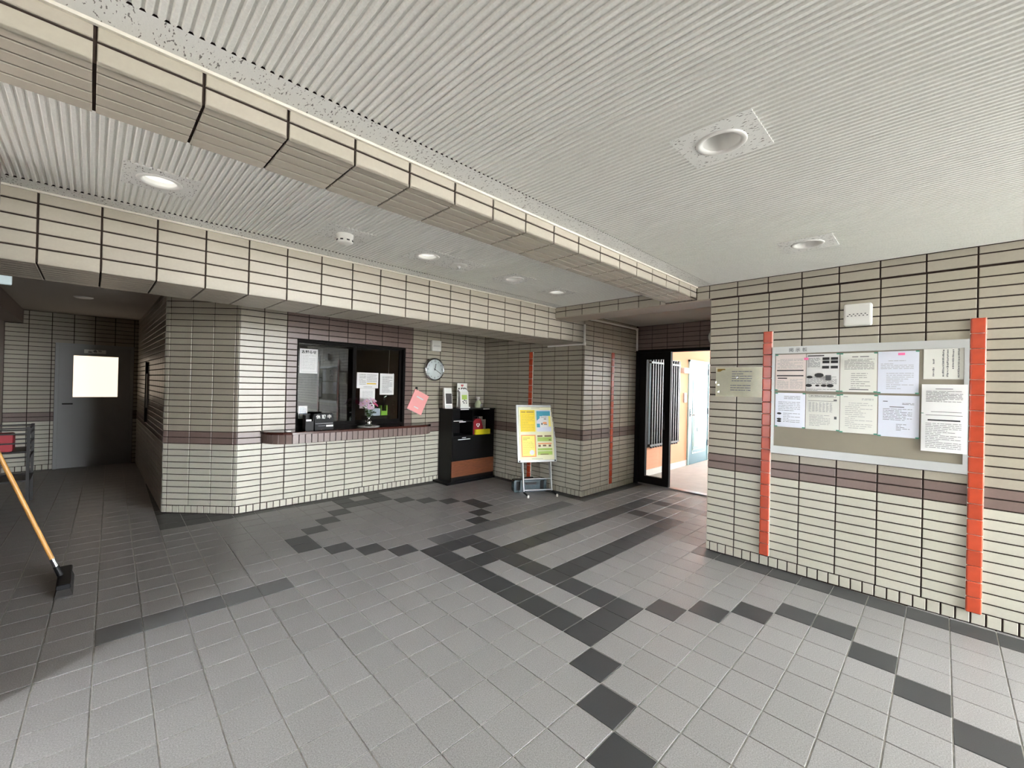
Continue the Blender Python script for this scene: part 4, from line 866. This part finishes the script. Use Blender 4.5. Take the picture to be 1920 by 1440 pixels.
# ================================================================== CABLE COVERS, SIGNS, PASSAGE
t = thing('cable_conduit', 'white cable cover turning under the deep beam at the recess corner', 'conduit', (UP, VP, 2.0))
MB().box(-.03, -.008, -.018, -.001, .012, .262).build('upright', M['white'], t); MB().box(-.022, -.001, -.018, .62, -.006, .014).build('crosspiece', M['white'], t); MB().box(-.034, -.0, -.02, .0, -.01, .03).build('elbow', M['white'], t)
t = thing('cable_conduit', 'white cable cover along the top of the alcove wall down to the sliding door', 'conduit', (4.6, VP, CEIL))
MB().box(0.05, 1.3, -.02, -.001, -.06, -.04).build('crosspiece', M['white'], t); MB().box(1.29, 1.32, -.03, -.001, -.07, -.036).build('elbow', M['white'], t); MB().box(1.295, 1.318, -.03, -.01, -.38, -.06).build('upright', M['white'], t)
t = thing('convex_lamp', 'white rounded wall fitting high up beside the sliding door', 'wall fitting', (5.97, 2.12, 2.16), -PI / 2)
MB().lathe([(.12, 0), (.12, .02), (.11, .06), (.07, .1), (.0001, .115)], 32, 'y').build('cover', M['white'], t); MB().lathe([(.13, 0), (.13, .012), (.12, .014)], 32, 'y').build('base', M['alu'], t)
t = thing('hanging_sign', 'lit white box sign hanging from the passage ceiling at the dark end', 'sign', (-.6, 5.0, 2.12))
MB().rbox(-.2, .158, -.025, .025, 0, .15, .008, 3).build('box', M['signlit'], t); MB().box(-.15, -.14, -.005, .005, .15, .275).box(.1, .11, -.005, .005, .15, .275).build('hanger', M['darkmetal'], t)
t = thing('push_broom', 'push broom with wooden handle leaning in the dark passage', 'broom', (-.1, 4.2, 0), 0)
MB().rbox(-.035, .035, -.2, .2, .045, .08, .012, 3, 'y').build('head', M['darkplastic'], t)
MB().add([(x, y, z) for y in (-.2, .2) for x, z in ((-.03, .046), (.03, .046), (.045, .0), (-.04, .0))], [(0, 1, 2, 3), (7, 6, 5, 4), (0, 4, 5, 1), (1, 5, 6, 2), (2, 6, 7, 3), (3, 7, 4, 0)]).build('bristles', M['bristle'], t)
P0, P1 = Vector((-.02, 0, .08)), Vector((-.31, .03, .935)); dr = (P1 - P0).normalized()
MB().tube([P0, P0 + dr * .07], .016, 10).build('socket', M['darkplastic'], t)
MB().tube([P0 + dr * .07, P0 + dr * .13], .0145, 10).build('ferrule', M['chrome'], t)
MB().tube([P0 + dr * .12, P0 + dr * 1.25], .0125, 10).build('handle', M['handle'], t)
t = thing('wire_rack', 'dark metal rack against the passage wall', 'rack', (-.66, 6.9, 0))
for x in (-.2, .2):
    for y in (-.02, .45): MB().box(x - .013, x + .013, y - .013, y + .013, 0, .88).build('post', M['darkmetal'], t)
for z in (.3, .55, .7, .8, .86): MB().box(-.2, .2, -.03, -.018, z, z + .014).box(-.2, .2, .44, .452, z, z + .014).box(-.213, -.2, -.02, .45, z, z + .014).box(.2, .213, -.02, .45, z, z + .014).build('rail', M['darkmetal'], t)
for z in (.3, .62): MB().box(-.2, .2, -.02, .45, z - .006, z).build('shelf', M['darkmetal'], t)
t = thing('red_packet', 'red packet with a white label on the passage rack', 'packet', (-.7, 7.0, .62)); MB().rbox(-.13, .13, -.1, .1, 0, .19, .02, 3).build('packet', mat('red_card', (150, 24, 40), .5), t); MB().box(-.12, .0, -.102, -.1, .0, .09).build('label', M['paper'], t)
t = thing('wall_panel', 'slim pale panel on the passage side wall near the lit door', 'panel', (.559, 7.6, 1.03), -PI / 2)
MB().box(-.05, .05, -.02, -.001, 0, .46).build('plate', M['doorgrey'], t); MB().box(-.09, -.05, -.03, -.001, -.2, .62).build('edge', M['darkmetal'], t)
